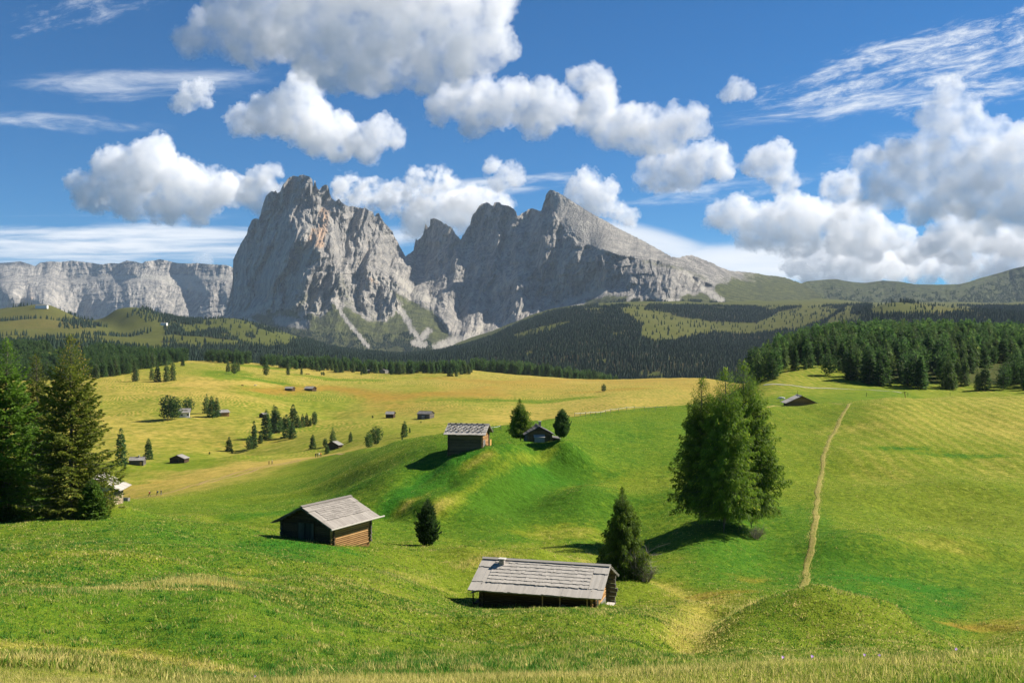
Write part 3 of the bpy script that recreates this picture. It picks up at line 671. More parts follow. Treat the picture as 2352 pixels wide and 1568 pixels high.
L_SPRUCE_Y = leaf_material('yellowish_spruce_needles', (0.055, 0.085, 0.010), (0.200, 0.220, 0.026), (0.36, 0.27, 0.06))  # yellower needle colour of the olive and yellowish spruces
L_LARCH = leaf_material('larch_needles', (0.042, 0.092, 0.009), (0.155, 0.225, 0.020), (0.30, 0.31, 0.035))
L_PINE = leaf_material('pine_needles', (0.020, 0.050, 0.016), (0.060, 0.110, 0.024), (0.10, 0.13, 0.03))
L_MID = leaf_material('conifer_needles', (0.024, 0.060, 0.016), (0.080, 0.140, 0.030), (0.13, 0.17, 0.035))
L_MIDL = leaf_material('pale_conifer_needles', (0.038, 0.075, 0.018), (0.120, 0.170, 0.038), (0.17, 0.20, 0.045))

def bark_material():
    m, t = material('conifer_bark')
    P = t.new('ShaderNodeTexCoord').outputs['Object']
    n = t.noise(t.vmath('MULTIPLY', P, (9, 9, 1.6)), 1.0, 5, .7)
    surf(t, t.mix(t.range(n, .35, .65), (0.085, 0.065, 0.05), (0.20, 0.175, 0.15)), 0.95, 0.1, bump(t, n, 0.05))
    return m
BARK = bark_material()
m_, t_ = material('dead_twigs'); surf(t_, (0.24, 0.21, 0.18), 0.9, 0.1); TWIG = m_

def kites(c, a, l, w, rng):
    n = len(c)
    a = a / (np.linalg.norm(a, axis=1)[:, None] + 1e-9)
    r = rng.normal(size=(n, 3)) + np.array([0, 0, .0])
    s = np.cross(a, r); s /= (np.linalg.norm(s, axis=1)[:, None] + 1e-9)
    l = np.broadcast_to(l, n)[:, None]; w = np.broadcast_to(w, n)[:, None]
    V = np.stack([c - a * l * .5, c + s * w * .5 - a * l * .05, c + a * l * .5, c - s * w * .5 - a * l * .05], 1)
    return V.reshape(-1, 3)

def tube(pts, rad, sides=6):
    """tapered tube along a polyline: vertices and quads"""
    pts = np.asarray(pts, float); rad = np.broadcast_to(rad, len(pts))
    tg = np.gradient(pts, axis=0); tg /= np.linalg.norm(tg, axis=1)[:, None] + 1e-9
    ref = np.array([0, 0, 1.0]) if abs(tg[0, 2]) < .9 else np.array([1.0, 0, 0])
    u = np.cross(tg, ref); u /= np.linalg.norm(u, axis=1)[:, None] + 1e-9
    v = np.cross(tg, u)
    th = np.arange(sides) / sides * 2 * np.pi
    V = pts[:, None] + rad[:, None, None] * (np.cos(th)[None, :, None] * u[:, None] + np.sin(th)[None, :, None] * v[:, None])
    i = np.arange(len(pts) - 1)[:, None] * sides + np.arange(sides)[None]
    j = np.arange(len(pts) - 1)[:, None] * sides + (np.arange(sides)[None] + 1) % sides
    return V.reshape(-1, 3), np.stack([i, j, j + sides, i + sides], -1).reshape(-1, 4)

class Soup:
    def __init__(self): self.V = []; self.F = []; self.T = []; self.n = 0
    def add(self, V, Fc, tone=0.0):
        self.V.append(V); self.F.append(Fc + self.n); self.T.append(np.broadcast_to(tone, len(V)).astype(float)); self.n += len(V)
    def kites(self, V, tone):
        self.add(V, np.arange(len(V)).reshape(-1, 4), np.repeat(tone, 4) if np.ndim(tone) else tone)
    def mesh(self, name, mats, smooth_shade=False):
        return mesh_from(name, np.concatenate(self.V), np.concatenate(self.F), smooth_shade, mats, attrs={'tone': ('POINT', np.concatenate(self.T))})

def conifer(h, r0, style, seed, ls, dens=1.0, profile=None, base=0.06, lean=0.0, cones=False, twist=0):
    """returns (crown soup, wood soup); ls = needle spray length in metres"""
    rng = np.random.RandomState(seed)
    C, W = Soup(), Soup()
    nz = 14
    zt = np.linspace(-.04 * h, h, nz)
    sway = np.cumsum(rng.normal(size=(nz, 2)) * .004 * h, 0); sway -= sway[0]
    sway[:, 0] += lean * (zt / h) ** 1.5 * h
    trunk = np.c_[sway, zt]
    tr = h * 0.0135 * (1 - np.linspace(0, 1, nz)) ** .85 + .012; tr[0] *= 1.5; tr[1] *= 1.15
    W.add(*tube(trunk, tr, 8))
    prof = profile or {'spruce': lambda t: (1 - t) ** 0.7 * (0.85 + .15 * min(1, t * 8)), 'larch': lambda t: (1 - t) ** 0.66 * (0.6 + .4 * min(1, t * 3.2)), 'pine': lambda t: (max(0, 1 - (2 * t - .86) ** 2 / 1.32)) ** .5 * (1 if t < .5 else 1 - .3 * (t - .5))}[style]
    gap = {'spruce': .030, 'larch': .034, 'pine': .036}[style] * h / dens ** .5
    z = base * h
    lobes = rng.uniform(0, 6.28, 3)
    while z < h * .985:
        t = z / h
        nb = {'spruce': 8, 'larch': 7, 'pine': 8}[style]
        if t > .85: nb -= 2
        th0 = rng.uniform(0, 6.28)
        for b in range(nb):
            th = th0 + b / nb * 6.283 + rng.normal() * .22
            lob = 1 + .10 * math.sin(2 * th + lobes[0]) + .09 * math.sin(3 * th + lobes[1] + t * 9)
            Lb = max(0.05 * h * (1 - t) + .02 * h, r0 * prof(t) * lob * rng.uniform(.72, 1.12))
            if rng.rand() < .06: Lb *= rng.uniform(1.1, 1.35)
            if rng.rand() < .08: Lb *= .5
            zz = z + rng.uniform(-.5, .5) * gap
            bx = np.array([np.interp(zz, zt, trunk[:, 0]), np.interp(zz, zt, trunk[:, 1]), zz])
            d = np.array([math.cos(th), math.sin(th), 0])
            s = np.linspace(0, 1, 7)
            if style == 'spruce':
                rise = (.25 * t - .12 - .38 * (1 - t)) * s + .34 * (1 - t * .5) * s ** 2.4 + .35 * t * t * s
            elif style == 'larch':
                rise = (.10 + .5 * t * t) * s - .42 * (1 - t) * s ** 2 + .12 * s ** 4
            else:
                rise = (.12 + .35 * t) * s + .28 * s ** 2
            pts = bx + d * (Lb * s)[:, None] * (1 - .08 * s[:, None]) + np.array([0, 0, 1.]) * (Lb * rise)[:, None] + rng.normal(size=(7, 3)) * .012 * Lb
            if style != 'pine' or rng.rand() < .4: W.add(*tube(pts, np.linspace(.011, .003, 7) * (.35 * h * .06 + .5 * Lb) + .004, 4))
            side = np.array([-d[1], d[0], 0])
            btone = rng.uniform(-.16, .16)
            step = ls * {'spruce': .42, 'larch': .45, 'pine': .5}[style] / dens
            npos = max(3, int(Lb / step))
            sp = rng.uniform(.12 if style != 'larch' else .08, 1.02, npos * (2 if style != 'pine' else 2))
            base_p = np.stack([np.interp(sp, s, pts[:, k]) for k in range(3)], 1)
            sgn = rng.choice([-1, 1], len(sp))
            fan = Lb * {'spruce': .30, 'larch': .24, 'pine': .26}[style] * (1.05 - sp) + ls * .45
            u = rng.uniform(0, 1, len(sp)) ** .8
            lat = side[None] * (sgn * fan * u)[:, None] + d[None] * (fan * u * .55)[:, None]
            if style == 'spruce': hang = -np.abs(rng.normal(size=len(sp))) * (.10 + .22 * u) * fan
            elif style == 'larch': hang = -rng.uniform(0, 1, len(sp)) ** 1.2 * (.55 * fan + ls * 1.1)
            else: hang = rng.normal(size=len(sp)) * .35 * fan
            c = base_p + lat + np.array([0, 0, 1.]) * hang[:, None]
            if style == 'spruce': dirv = side[None] * (sgn * .8)[:, None] + d[None] * .8 + np.array([0, 0, -.18]) + rng.normal(size=c.shape) * .25
            elif style == 'larch': dirv = side[None] * (sgn * .45)[:, None] + d[None] * .5 + np.array([0, 0, -.75]) + rng.normal(size=c.shape) * .35
            else: dirv = d[None] * .7 + np.array([0, 0, .8]) + rng.normal(size=c.shape) * .55
            ll = ls * min(1, max(.42, (1 - t) * 3.2)) * rng.uniform(.6, 1.25, len(sp)); ww = ll * {'spruce': .40, 'larch': .30, 'pine': .46}[style]
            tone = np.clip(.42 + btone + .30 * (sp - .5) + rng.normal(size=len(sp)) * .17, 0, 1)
            C.kites(kites(c, dirv, ll, ww, rng), tone)
        z += gap * rng.uniform(.8, 1.2)
    # leader
    n = max(6, int(14 * dens))
    zz = h * (1 - .07 * rng.rand(n)); c = np.c_[np.interp(zz, zt, trunk[:, 0]), np.interp(zz, zt, trunk[:, 1]), zz] + rng.normal(size=(n, 3)) * .012 * h * np.array([1, 1, .4])
    C.kites(kites(c, rng.normal(size=(n, 3)) * .5 + [0, 0, 1], ls, ls * .3, rng), .7 + .2 * rng.rand(n))
    if cones:
        n = 160; th = rng.uniform(0, 6.28, n); tt = rng.uniform(.55, .97, n); rr = np.array([r0 * prof(q) for q in tt]) * rng.uniform(.6, 1, n)
        c = np.c_[np.cos(th) * rr, np.sin(th) * rr, tt * h]
        C.kites(kites(c, np.tile([0, 0, -1.], (n, 1)), .26, .13, rng), 1.0)
    return C, W

TREE_OF = {'spruce': 'spruce_tree', 'larch': 'larch_tree', 'pine': 'pine_tree'}
def hero(px, py, h, r0, style, seed, ls, label, mat, dens=1.0, d=None, rz=0.0, group=None, **kw):
    p = hit(px, py, 30) if d is None else ground_at(px, d)
    C, W = conifer(h, r0, style, seed, ls * 1.15, dens * {'spruce': 2.3, 'larch': 3.0, 'pine': 2.0}[style], **kw)
    e = empty(TREE_OF[style], (p[0], p[1], p[2] - .05), rz, label, 'tree', group)
    obj('trunk', W.mesh('trunk', [BARK], True), e)
    obj('crown', C.mesh('crown', [mat]), e)
    return e, p

# the two spruces (and a paler one between) at the left edge
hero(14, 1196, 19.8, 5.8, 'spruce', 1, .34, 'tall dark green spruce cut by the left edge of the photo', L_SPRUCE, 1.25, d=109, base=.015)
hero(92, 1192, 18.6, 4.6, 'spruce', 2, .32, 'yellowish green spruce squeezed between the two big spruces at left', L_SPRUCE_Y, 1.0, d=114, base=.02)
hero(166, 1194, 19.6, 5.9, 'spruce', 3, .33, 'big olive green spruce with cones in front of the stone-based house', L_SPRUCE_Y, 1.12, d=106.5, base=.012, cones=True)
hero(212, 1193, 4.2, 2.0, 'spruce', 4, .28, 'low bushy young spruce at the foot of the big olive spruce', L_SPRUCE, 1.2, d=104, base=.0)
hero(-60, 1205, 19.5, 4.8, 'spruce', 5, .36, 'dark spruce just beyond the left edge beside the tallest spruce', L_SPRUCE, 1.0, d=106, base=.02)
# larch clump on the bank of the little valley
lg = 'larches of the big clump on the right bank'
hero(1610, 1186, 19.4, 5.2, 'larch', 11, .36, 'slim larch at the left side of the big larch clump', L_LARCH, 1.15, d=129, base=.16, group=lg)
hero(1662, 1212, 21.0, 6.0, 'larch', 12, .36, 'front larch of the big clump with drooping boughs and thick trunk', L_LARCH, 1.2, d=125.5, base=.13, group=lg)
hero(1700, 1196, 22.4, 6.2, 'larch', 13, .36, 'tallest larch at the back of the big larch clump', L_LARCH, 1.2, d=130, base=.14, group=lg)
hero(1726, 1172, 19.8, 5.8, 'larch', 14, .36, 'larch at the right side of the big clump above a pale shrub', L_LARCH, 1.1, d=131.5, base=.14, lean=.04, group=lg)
# smaller trees near the barns
hero(1428, 1322, 8.7, 3.6, 'larch', 21, .25, 'small bushy larch just behind the long shingle-roofed barn', L_LARCH, 1.35, d=97, base=.02, profile=lambda t: (1 - t) ** .9 * (.8 + .2 * min(1, t * 6)))
hero(980, 1252, 5.4, 1.75, 'pine', 22, .22, 'small dense oval stone pine between the two log barns', L_PINE, 1.5, d=None, base=.0, profile=lambda t: (1 - t) ** .62 * min(1, .62 + 1.6 * t))
hero(1196, 1006, 7.9, 3.2, 'larch', 23, .30, 'pale green larch with bare lower trunk beside the low hut', L_LARCH, 1.3, d=176, base=.2, profile=lambda t: (1 - t) ** .8 * (.35 + .65 * min(1, max(0, t - .15) * 5)))
hero(1291, 1008, 5.3, 2.0, 'pine', 24, .28, 'dense rounded stone pine at the right of the low hut', L_PINE, 1.5, d=171, base=.12, profile=lambda t: (1 - t) ** .6 * min(1, .4 + 2.0 * t))
# bare shrub by the small larch, pale shrub by the clump
def shrub(px, py, w, h, mat, seed, label, d=None, ls=.22, twigs=True, n=900, group=None):
    rng = np.random.RandomState(seed)
    p = hit(px, py, 30) if d is None else ground_at(px, d)
    W, C = Soup(), Soup()
    e = empty('shrub', tuple(p), 0, label, 'shrub', group)
    nb = 46
    for i in range(nb):
        th = rng.uniform(0, 6.28); L = h * rng.uniform(.6, 1.15); sp = rng.uniform(.2, 1) * w / h * .5
        dv = np.array([math.cos(th) * sp, math.sin(th) * sp, 1]); s = np.linspace(0, 1, 5)
        pts = dv * (L * s)[:, None] + rng.normal(size=(5, 3)) * .05 * L * s[:, None] + np.array([math.cos(th), math.sin(th), 0]) * .1 * w
        W.add(*tube(pts, np.linspace(.022, .006, 5) * h * .6, 4))
        for k in range(4):
            a = rng.randint(1, 4); q = pts[a] + (rng.normal(size=3) * [1, 1, .6] + dv * .8) * .28 * L
            W.add(*tube(np.array([pts[a], (pts[a] + q) / 2 + rng.normal(size=3) * .03 * L, q]), np.array([.008, .006, .003]) * h, 3))
    obj('stems', W.mesh('stems', [TWIG]), e)
    if mat is not None:
        u = rng.normal(size=(n, 3)); u /= np.linalg.norm(u, axis=1)[:, None]; u[:, 2] = np.abs(u[:, 2])
        c = u * np.array([w * .5, w * .5, h]) * rng.uniform(.55, 1.0, (n, 1)) * (1 + .25 * noise3(u * 2.2 + seed)[:, None])
        obj('foliage', C_mesh(c, u, ls, rng, mat), e)
    return e
def C_mesh(c, u, ls, rng, mat):
    C = Soup(); C.kites(kites(c, u + rng.normal(size=u.shape) * .7 + [0, 0, .3], ls * rng.uniform(.6, 1.3, len(c)), ls * .5, rng), np.clip(.45 + .25 * noise3(c * 1.3) + rng.normal(size=len(c)) * .2, 0, 1))
    return C.mesh('foliage', [mat])
shrub(1484, 1312, 2.6, 1.7, None, 31, 'grey leafless shrub at the right foot of the small bushy larch', d=95)
shrub(1462, 1300, 3.4, 2.6, L_LARCH, 32, 'yellow green bush tangled with the bare grey shrub by the barn', d=96, n=1500, ls=.2)
shrub(1738, 1188, 2.6, 1.5, leaf_material('pale_leaves', (.12, .13, .04), (.26, .25, .10)), 33, 'pale straw-coloured shrub under the big larch clump', d=127, n=260, ls=.2)

# ------------------------------------------------------------------ smaller conifers: one mesh per kind and shape, shared by the copies
def proto(style, seed, n, ratio, mat, base=.03):
    C, W = conifer(10.0, 10.0 * ratio, style, seed, {'spruce': .95, 'larch': 1.0, 'pine': .95}[style] * n, .62, base=base)
    V = np.concatenate(C.V + W.V); cf = np.concatenate(C.F); wf = np.concatenate(W.F) + C.n
    T = np.concatenate(C.T + W.T)
    mi = np.r_[np.zeros(len(cf), int), np.ones(len(wf), int)]
    return mesh_from(TREE_OF[style], V, np.r_[cf, wf], False, [mat, BARK], mi, {'tone': ('POINT', T)})
PROTO = {'spruce': [proto('spruce', 40 + k, 1.0, r, L_MID) for k, r in enumerate((.25, .28, .31, .21))],
         'pine': [proto('pine', 50 + k, 1.0, r, L_MID if k else L_PINE, .10) for k, r in enumerate((.28, .31, .25))],
         'larch': [proto('larch', 60 + k, 1.0, r, L_MIDL, .12) for k, r in enumerate((.26, .30, .23))]}
_tr = random.Random(4)
def small_tree(style, p, h, label, group=None, fat=1.0):
    o = obj(TREE_OF[style], _tr.choice(PROTO[style]), None, (p[0], p[1], p[2] - .015 * h))
    o.rotation_euler = (0, 0, _tr.uniform(0, 6.28)); o.scale = (h / 10 * fat, h / 10 * fat, h / 10)
    return tag(o, label, 'tree', group)

def at_crop(ox, oy, s, X, Y): return (ox + X / s) / 1.7415, (oy + Y / s) / 1.7415
def single(c, X, Yb, Yt, style, label, dmin=250, group=None, fat=1.0):
    px, py = at_crop(*c, X, Yb); _, pt = at_crop(*c, X, Yt)
    p = hit(px, py, dmin)
    return small_tree(style, p, (py - pt) * p[1] / F, label, group, fat * 1.22)
A2 = (900, 1600, 2.94); A3 = (1060, 1430, 2.94); A5 = (300, 1320, 2.94)
gg = 'conifers in the gully grove left of the log huts'
for X, yb, yt, st, lab, fat in (
    (45, 605, 430, 'spruce', 'lone pointed spruce left of the gully grove', 1.0), (85, 625, 565, 'spruce', 'knee-high spruce at the foot of the lone pointed spruce', 1.0),
    (290, 590, 415, 'pine', 'rounded pine at the lower left end of the gully grove', .9), (345, 565, 238, 'spruce', 'very slender tall spruce at the left of the gully grove', .62),
    (415, 505, 385, 'spruce', 'small dark spruce right of the very slender spruce', .9), (490, 450, 112, 'spruce', 'tall ragged spruce next to the half hidden hut in the grove', .85),
    (575, 370, 48, 'larch', 'paler larch peeping out behind the grove spruces', .8), (605, 385, 68, 'spruce', 'dense tall spruce in the middle of the gully grove', .85),
    (655, 372, 195, 'spruce', 'mid-height spruce right of the dense tall grove spruce', .9), (690, 305, 188, 'spruce', 'small spruce far back in the grove gap', .9),
    (728, 440, 160, 'spruce', 'dark spruce on the lower right slope of the grove', .85), (795, 452, 262, 'spruce', 'squat spruce at the lower right foot of the grove', 1.0),
    (800, 320, 45, 'spruce', 'tallest broad spruce at the right half of the grove', .85), (858, 325, 170, 'spruce', 'spruce leaning on the right flank of the broad grove spruce', .9),
    (912, 318, 160, 'spruce', 'thin spruce in the right-hand row of the grove', .8), (960, 306, 148, 'spruce', 'notched spruce in the right-hand row of the grove', .8), (1002, 304, 205, 'spruce', 'short spruce in the right-hand row of the grove', .9),
    (1050, 296, 132, 'pine', 'round-topped pine at the far right end of the grove', .85)):
    single(A2, X, yb, yt, st, lab, 300, gg if X > 200 else None, fat)
for X, yb, yt, st, lab, fat in (
    (1030, 572, 398, 'spruce', 'small neat spruce on the green slope right of the grove', 1.0), (1175, 548, 445, 'pine', 'stubby pine beside the crooked old pine', 1.0),
    (1200, 632, 520, 'spruce', 'small spruce next to the roof sunk behind the slope', 1.0), (1475, 492, 368, 'spruce', 'narrow young spruce with a long shadow below the meadow crest', .85),
    (1692, 560, 378, 'pine', 'lighter bushy pine in front of its taller neighbour', 1.0), (1775, 532, 303, 'pine', 'taller dark pine of the pair above the green hillside', .9),
    (2110, 432, 242, 'spruce', 'pointed spruce casting a shadow left of the log hut with stones', .9), (2172, 382, 318, 'spruce', 'tiny spruce right of the pointed spruce', .8), (2085, 490, 425, 'spruce', 'tiny spruce below the pointed spruce', .9),
    (1735, 212, 180, 'pine', 'tiny round bush-like pine left of the grey hay hut', 1.0), (2305, 268, 245, 'pine', 'tiny bush-like pine below the dark-roofed hay hut', 1.0)):
    single(A2, X, yb, yt, st, lab, 250, None, fat)
single(A2, 1268, 535, 325, 'larch', 'crooked old pine with a bare pale trunk on the slope', 300, None, .9)
for X, yb, yt, st, lab, fat in (
    (275, 205, 68, 'larch', 'wispy larch on bare trunk left of the thin larch', .8), (430, 203, 92, 'larch', 'thin ragged larch on the yellow upper meadow', .6),
    (645, 166, 113, 'pine', 'little round pine left of a close pair of shrubs', 1.0), (668, 208, 165, 'pine', 'left one of two tiny pines touching each other', 1.0), (692, 208, 158, 'spruce', 'right one of two tiny pines touching each other', 1.0),
    (765, 100, 52, 'spruce', 'tiny spruce just below the forest edge', 1.0), (787, 134, 84, 'pine', 'little pine right below the tiny forest-edge spruce', 1.0), (915, 170, 112, 'pine', 'solitary dark round pine on the upper yellow meadow', 1.1), (1133, 204, 160, 'pine', 'small round pine beside the smallest far hay hut', 1.1),
    (12, 212, 72, 'pine', 'solitary wide pine with shadow on the upper meadow', .95)):
    single(A3, X, yb, yt, st, lab, 500, None, fat)
single((1366, 1200, 1.721), 1805, 630, 577, 'pine', 'single round pine alone on the golden meadow', 500, None, 1.15)
single((1060, 1430, 2.94), 2185, 222, 115, 'spruce', 'dark spruce of the small trio below the far huts', 600); single((1060, 1430, 2.94), 2250, 222, 130, 'larch', 'pale larch of the small trio below the far huts', 600); single((1060, 1430, 2.94), 2155, 218, 145, 'spruce', 'leftmost low spruce of the small trio below the far huts', 600)
for X, yb, yt, st, lab, fat in ((1800, 492, 355, 'larch', 'pale larch at the left of the trio on the upper meadow', .9), (1872, 522, 378, 'pine', 'dark pine in the middle of the trio on the upper meadow', .85), (1920, 486, 350, 'larch', 'slim pale larch at the right of the trio on the upper meadow', .7),
    (712, 605, 378, 'larch', 'broad larch standing clear of the left forest edge', .9), (905, 590, 420, 'larch', 'larch at the left of the clump before the left forest', .8), (972, 608, 392, 'spruce', 'dark spruce in the clump before the left forest', .8), (1078, 602, 360, 'larch', 'leafy larch in the clump before the left forest', .8), (1152, 594, 340, 'larch', 'tall thin-trunked larch at the right of the clump before the forest', .65),
    (1268, 420, 285, 'spruce', 'short dark spruce on the lawn right of the left forest', .9)):
    single(A5, X, yb, yt, st, lab, 500, None, fat)
B6 = (600, 1540, 5.88)
for X, yb, yt, st, lab, fat in ((420, 820, 232, 'pine', 'big dark pine left of the white farmhouse', 1.15), (570, 800, 270, 'pine', 'big dark pine hugging the left wall of the white farmhouse', 1.0), (895, 670, 288, 'pine', 'dark oval pine right behind the white farmhouse', .95), (1330, 668, 205, 'larch', 'pale larch left of the grey barn on the meadow', .85), (1455, 752, 255, 'spruce', 'dark spruce with long shadow left of the grey barn', .95), (1560, 740, 285, 'spruce', 'dark spruce partly hiding the grey barn', .8)):
    single(B6, X, yb, yt, st, lab, 400, None, fat)
B7 = (420, 1780, 5.345)
for X, yb, yt, st, lab, fat in ((345, 420, -380, 'spruce', 'dark spruce behind the left end of the long grey hut', .62), (930, 300, -150, 'spruce', 'broad dark spruce behind the right end of the long grey hut', .95), (770, 432, 300, 'spruce', 'tiny dark spruce before the long grey hut', 1.0), (430, 480, 385, 'spruce', 'tiny spruce left of the long grey hut', 1.0), (2235, 195, 140, 'pine', 'tiny pine shrub on the dry bank right of the huts', 1.2)):
    single(B7, X, yb, yt, st, lab, 300, None, fat)
B8 = (2730, 1200, 1.7218)
single(B8, 1010, 520, 372, 'pine', 'solitary rounded tree in front of the right-hand forest', 300, None, 1.15)
for k, (X, yb, yt) in enumerate(((845, 478, 400), (1130, 500, 425), (1082, 490, 395))):
    single(B8, X, yb, yt, 'spruce', ('slender sapling left of the solitary rounded tree', 'small spruce right of the solitary rounded tree', 'thin spruce close behind the solitary rounded tree')[k], 300, None, .8)

# ------------------------------------------------------------------ woods
def inside(px, py, poly):
    c = np.zeros(np.shape(px), bool); n = len(poly)
    for i in range(n):
        x0, y0 = poly[i]; x1, y1 = poly[(i + 1) % n]
        with np.errstate(divide='ignore', invalid='ignore'):
            c ^= ((y0 > py) != (y1 > py)) & (px < (x1 - x0) * (py - y0) / (y1 - y0 + 1e-12) + x0)
    return c
def scatter(u0, u1, d0, d1, gap, rng):
    """jittered points over a stretch of ground: x, y, z, px, py"""
    ys = np.arange(d0, d1, gap); out = []
    for y in ys:
        x0, x1 = (u0 - CX) / F * y, (u1 - CX) / F * y
        xs = np.arange(x0, x1, gap); out.append(np.c_[xs, np.full(len(xs), y)])
    q = np.concatenate(out); q += rng.uniform(-.48, .48, q.shape) * gap
    z = H(q[:, 0], q[:, 1])
    return q[:, 0], q[:, 1], z, CX + F * q[:, 0] / q[:, 1], CY - F * z / q[:, 1]

def wood_of(name, x, y, z, px, py, hh, labels, group, n_single, rng, styles, fat=(.98, 1.3)):
    """the trees that show most stand as single trees, what they hide is one mass"""
    order = np.argsort(y); cov = np.zeros((1700, 2500), bool); vis = np.zeros(len(x))
    for i in order:
        hp = hh[i] * F / y[i]; a = int(py[i] - hp); b = int(py[i]); c = int(px[i]); hw = hp * .2
        for r in range(max(a, 0), min(b, 1690), 2):
            ww = hw * (r - a) / max(1, b - a); l0, l1 = max(0, int(c - ww)), min(2351, int(c + ww))
            if l1 > l0:
                vis[i] += (~cov[r, l0:l1 + 1]).sum(); cov[r, l0:l1 + 1] = True
    top = set(np.argsort(-vis)[:n_single]); rest = []
    for i in range(len(x)):
        if i in top and vis[i] > 0:
            st = rng.choice(styles)
            small_tree(st, (x[i], y[i], z[i]), hh[i], labels[st], group, rng.uniform(*fat))
        else: rest.append(i)
    if rest:
        SV, SF, ST, SM, k = [], [], [], [], 0
        base = LOWP
        for i in rest:
            V, Fq, T = base[rng.randint(len(base))]
            th = rng.uniform(0, 6.28); ca, sa = math.cos(th), math.sin(th); f = hh[i]
            q = V * [f, f, f]; q = np.c_[q[:, 0] * ca - q[:, 1] * sa + x[i], q[:, 0] * sa + q[:, 1] * ca + y[i], q[:, 2] + z[i]]
            SV.append(q); SF.append(Fq + k); ST.append(T + rng.uniform(-.15, .15)); k += len(V)
        me = mesh_from(name, np.concatenate(SV), np.concatenate(SF), False, [L_MID], attrs={'tone': ('POINT', np.clip(np.concatenate(ST), 0, 1))})
        tag(obj(name, me), kind='stuff')
def lowpoly(seed, style):
    C, W = conifer(1.0, .22 if style == 'spruce' else .24, style, seed, .17, .45)
    V = np.concatenate(C.V); Fq = np.concatenate(C.F); T = np.concatenate(C.T)
    rng = np.random.RandomState(seed); nq = len(Fq); keep = rng.permutation(nq)[:420]
    Vk = V.reshape(-1, 4, 3)[keep].reshape(-1, 3); Tk = T.reshape(-1, 4)[keep].ravel()
    return Vk, np.arange(len(Vk)).reshape(-1, 4), Tk
LOWP = [lowpoly(70 + k, s) for k, s in enumerate(('spruce', 'larch', 'spruce', 'pine'))]

rng = np.random.RandomState(8)
# right-hand hill
x, y, z, px, py = scatter(1700, 2560, 425, 780, 7.5, rng)
low = np.interp(px, [1715, 1740, 1775, 1790, 1850, 1905, 1925, 1960, 1985, 2040, 2070, 2110, 2170, 2230, 2290, 2400, 2560], [868, 882, 872, 858, 846, 838, 838, 880, 886, 888, 890, 892, 896, 896, 899, 902, 904])
opn = inside(px, py, [(2215, 872), (2260, 840), (2330, 832), (2345, 862), (2290, 890), (2235, 893)]) & (rng.rand(len(px)) < .72)
k = (py < low) & ~opn & (px > np.interp(py, [780, 850, 885], [1800, 1722, 1718])) & ~((y < 520) & (rng.rand(len(px)) < .25))
hh = rng.uniform(9.5, 16.5, len(x)) * (1 + .1 * noise2(x / 30, y / 30))
wood_of('forest', x[k], y[k], z[k], px[k], py[k], hh[k], {'spruce': 'dark green spruce in the dense forest on the right-hand hill', 'larch': 'feathery green larch in the dense forest on the right-hand hill', 'pine': 'rounded dark pine in the dense forest on the right-hand hill'}, 'conifers of the forest on the right-hand hill', 240, rng, ['spruce', 'larch', 'spruce', 'larch', 'pine'])
# left-hand wood
x, y, z, px, py = scatter(-160, 575, 850, 1380, 9.0, rng)
low = np.interp(px, [-160, 0, 100, 150, 215, 262, 300, 345, 420, 432, 470, 545, 575], [872, 872, 874, 872, 870, 864, 858, 845, 832, 826, 830, 839, 836])
clr = inside(px, py, [(75, 835), (90, 812), (150, 806), (215, 812), (150, 826), (100, 838)]) | inside(px, py, [(425, 832), (440, 815), (470, 826), (470, 860)])
k = (py < low) & ~clr & ((px < 432) | (py < low - 1) & (rng.rand(len(px)) < .8)) & (py > 770)
hh = rng.uniform(10, 17, len(x))
wood_of('forest', x[k], y[k], z[k], px[k], py[k], hh[k], {'spruce': 'dark green spruce in the wood behind the big left spruces', 'larch': 'paler feathery larch in the wood behind the big left spruces', 'pine': 'rounded pine in the wood behind the big left spruces'}, 'conifers of the wood on the left', 150, rng, ['spruce', 'larch', 'spruce', 'pine'])
# belt of trees along the far edge of the meadow
bx = np.array([575, 640, 700, 760, 830, 880, 960, 1000, 1040, 1080]); by = np.array([826, 826, 832, 838, 842, 848, 852, 853, 846, 846])
xs, ys, zs, pxs, pys, hs = [], [], [], [], [], []
for row in range(3):
    for u in np.arange(600, 1082, 6.2):
        uu = u + rng.uniform(-4, 4); yy = float(np.interp(uu, bx, by)) - row * 2.2 + rng.uniform(-2.2, 1.8)
        if uu < 645 and rng.rand() < .6: continue
        d0 = 1230 + row * 45 + rng.uniform(-20, 20); p = ground_at(uu, d0)
        xs.append(p[0]); ys.append(d0); zs.append(p[2]); pxs.append(uu); pys.append(CY - F * p[2] / d0); hs.append(rng.uniform(10.5, 16.5))
for row in range(3):
    for u in np.arange(1085, 1412, 6.4):
        uu = u + rng.uniform(-4, 4); d0 = 1385 + row * 45 + rng.uniform(-18, 18); p = ground_at(uu, d0)
        top = np.interp(uu, [1085, 1150, 1210, 1260, 1320, 1412], [824, 828, 832, 836, 846, 860]) + rng.uniform(-5, 7)
        hgt = (p[1] and -(top - CY) / F * d0) - p[2]
        hgt = float(np.clip(hgt, 6, 22))
        xs.append(p[0]); ys.append(d0); zs.append(p[2]); pxs.append(uu); pys.append(CY - F * p[2] / d0); hs.append(hgt)
A_ = [np.array(q) for q in (xs, ys, zs, pxs, pys, hs)]
wood_of('forest', *A_, {'spruce': 'dark spruce in the belt along the far edge of the golden meadow', 'larch': 'larch in the belt along the far edge of the golden meadow', 'pine': 'rounded pine in the belt along the far edge of the golden meadow'}, 'conifers of the belt at the far meadow edge', 150, rng, ['spruce', 'larch', 'pine', 'spruce'])

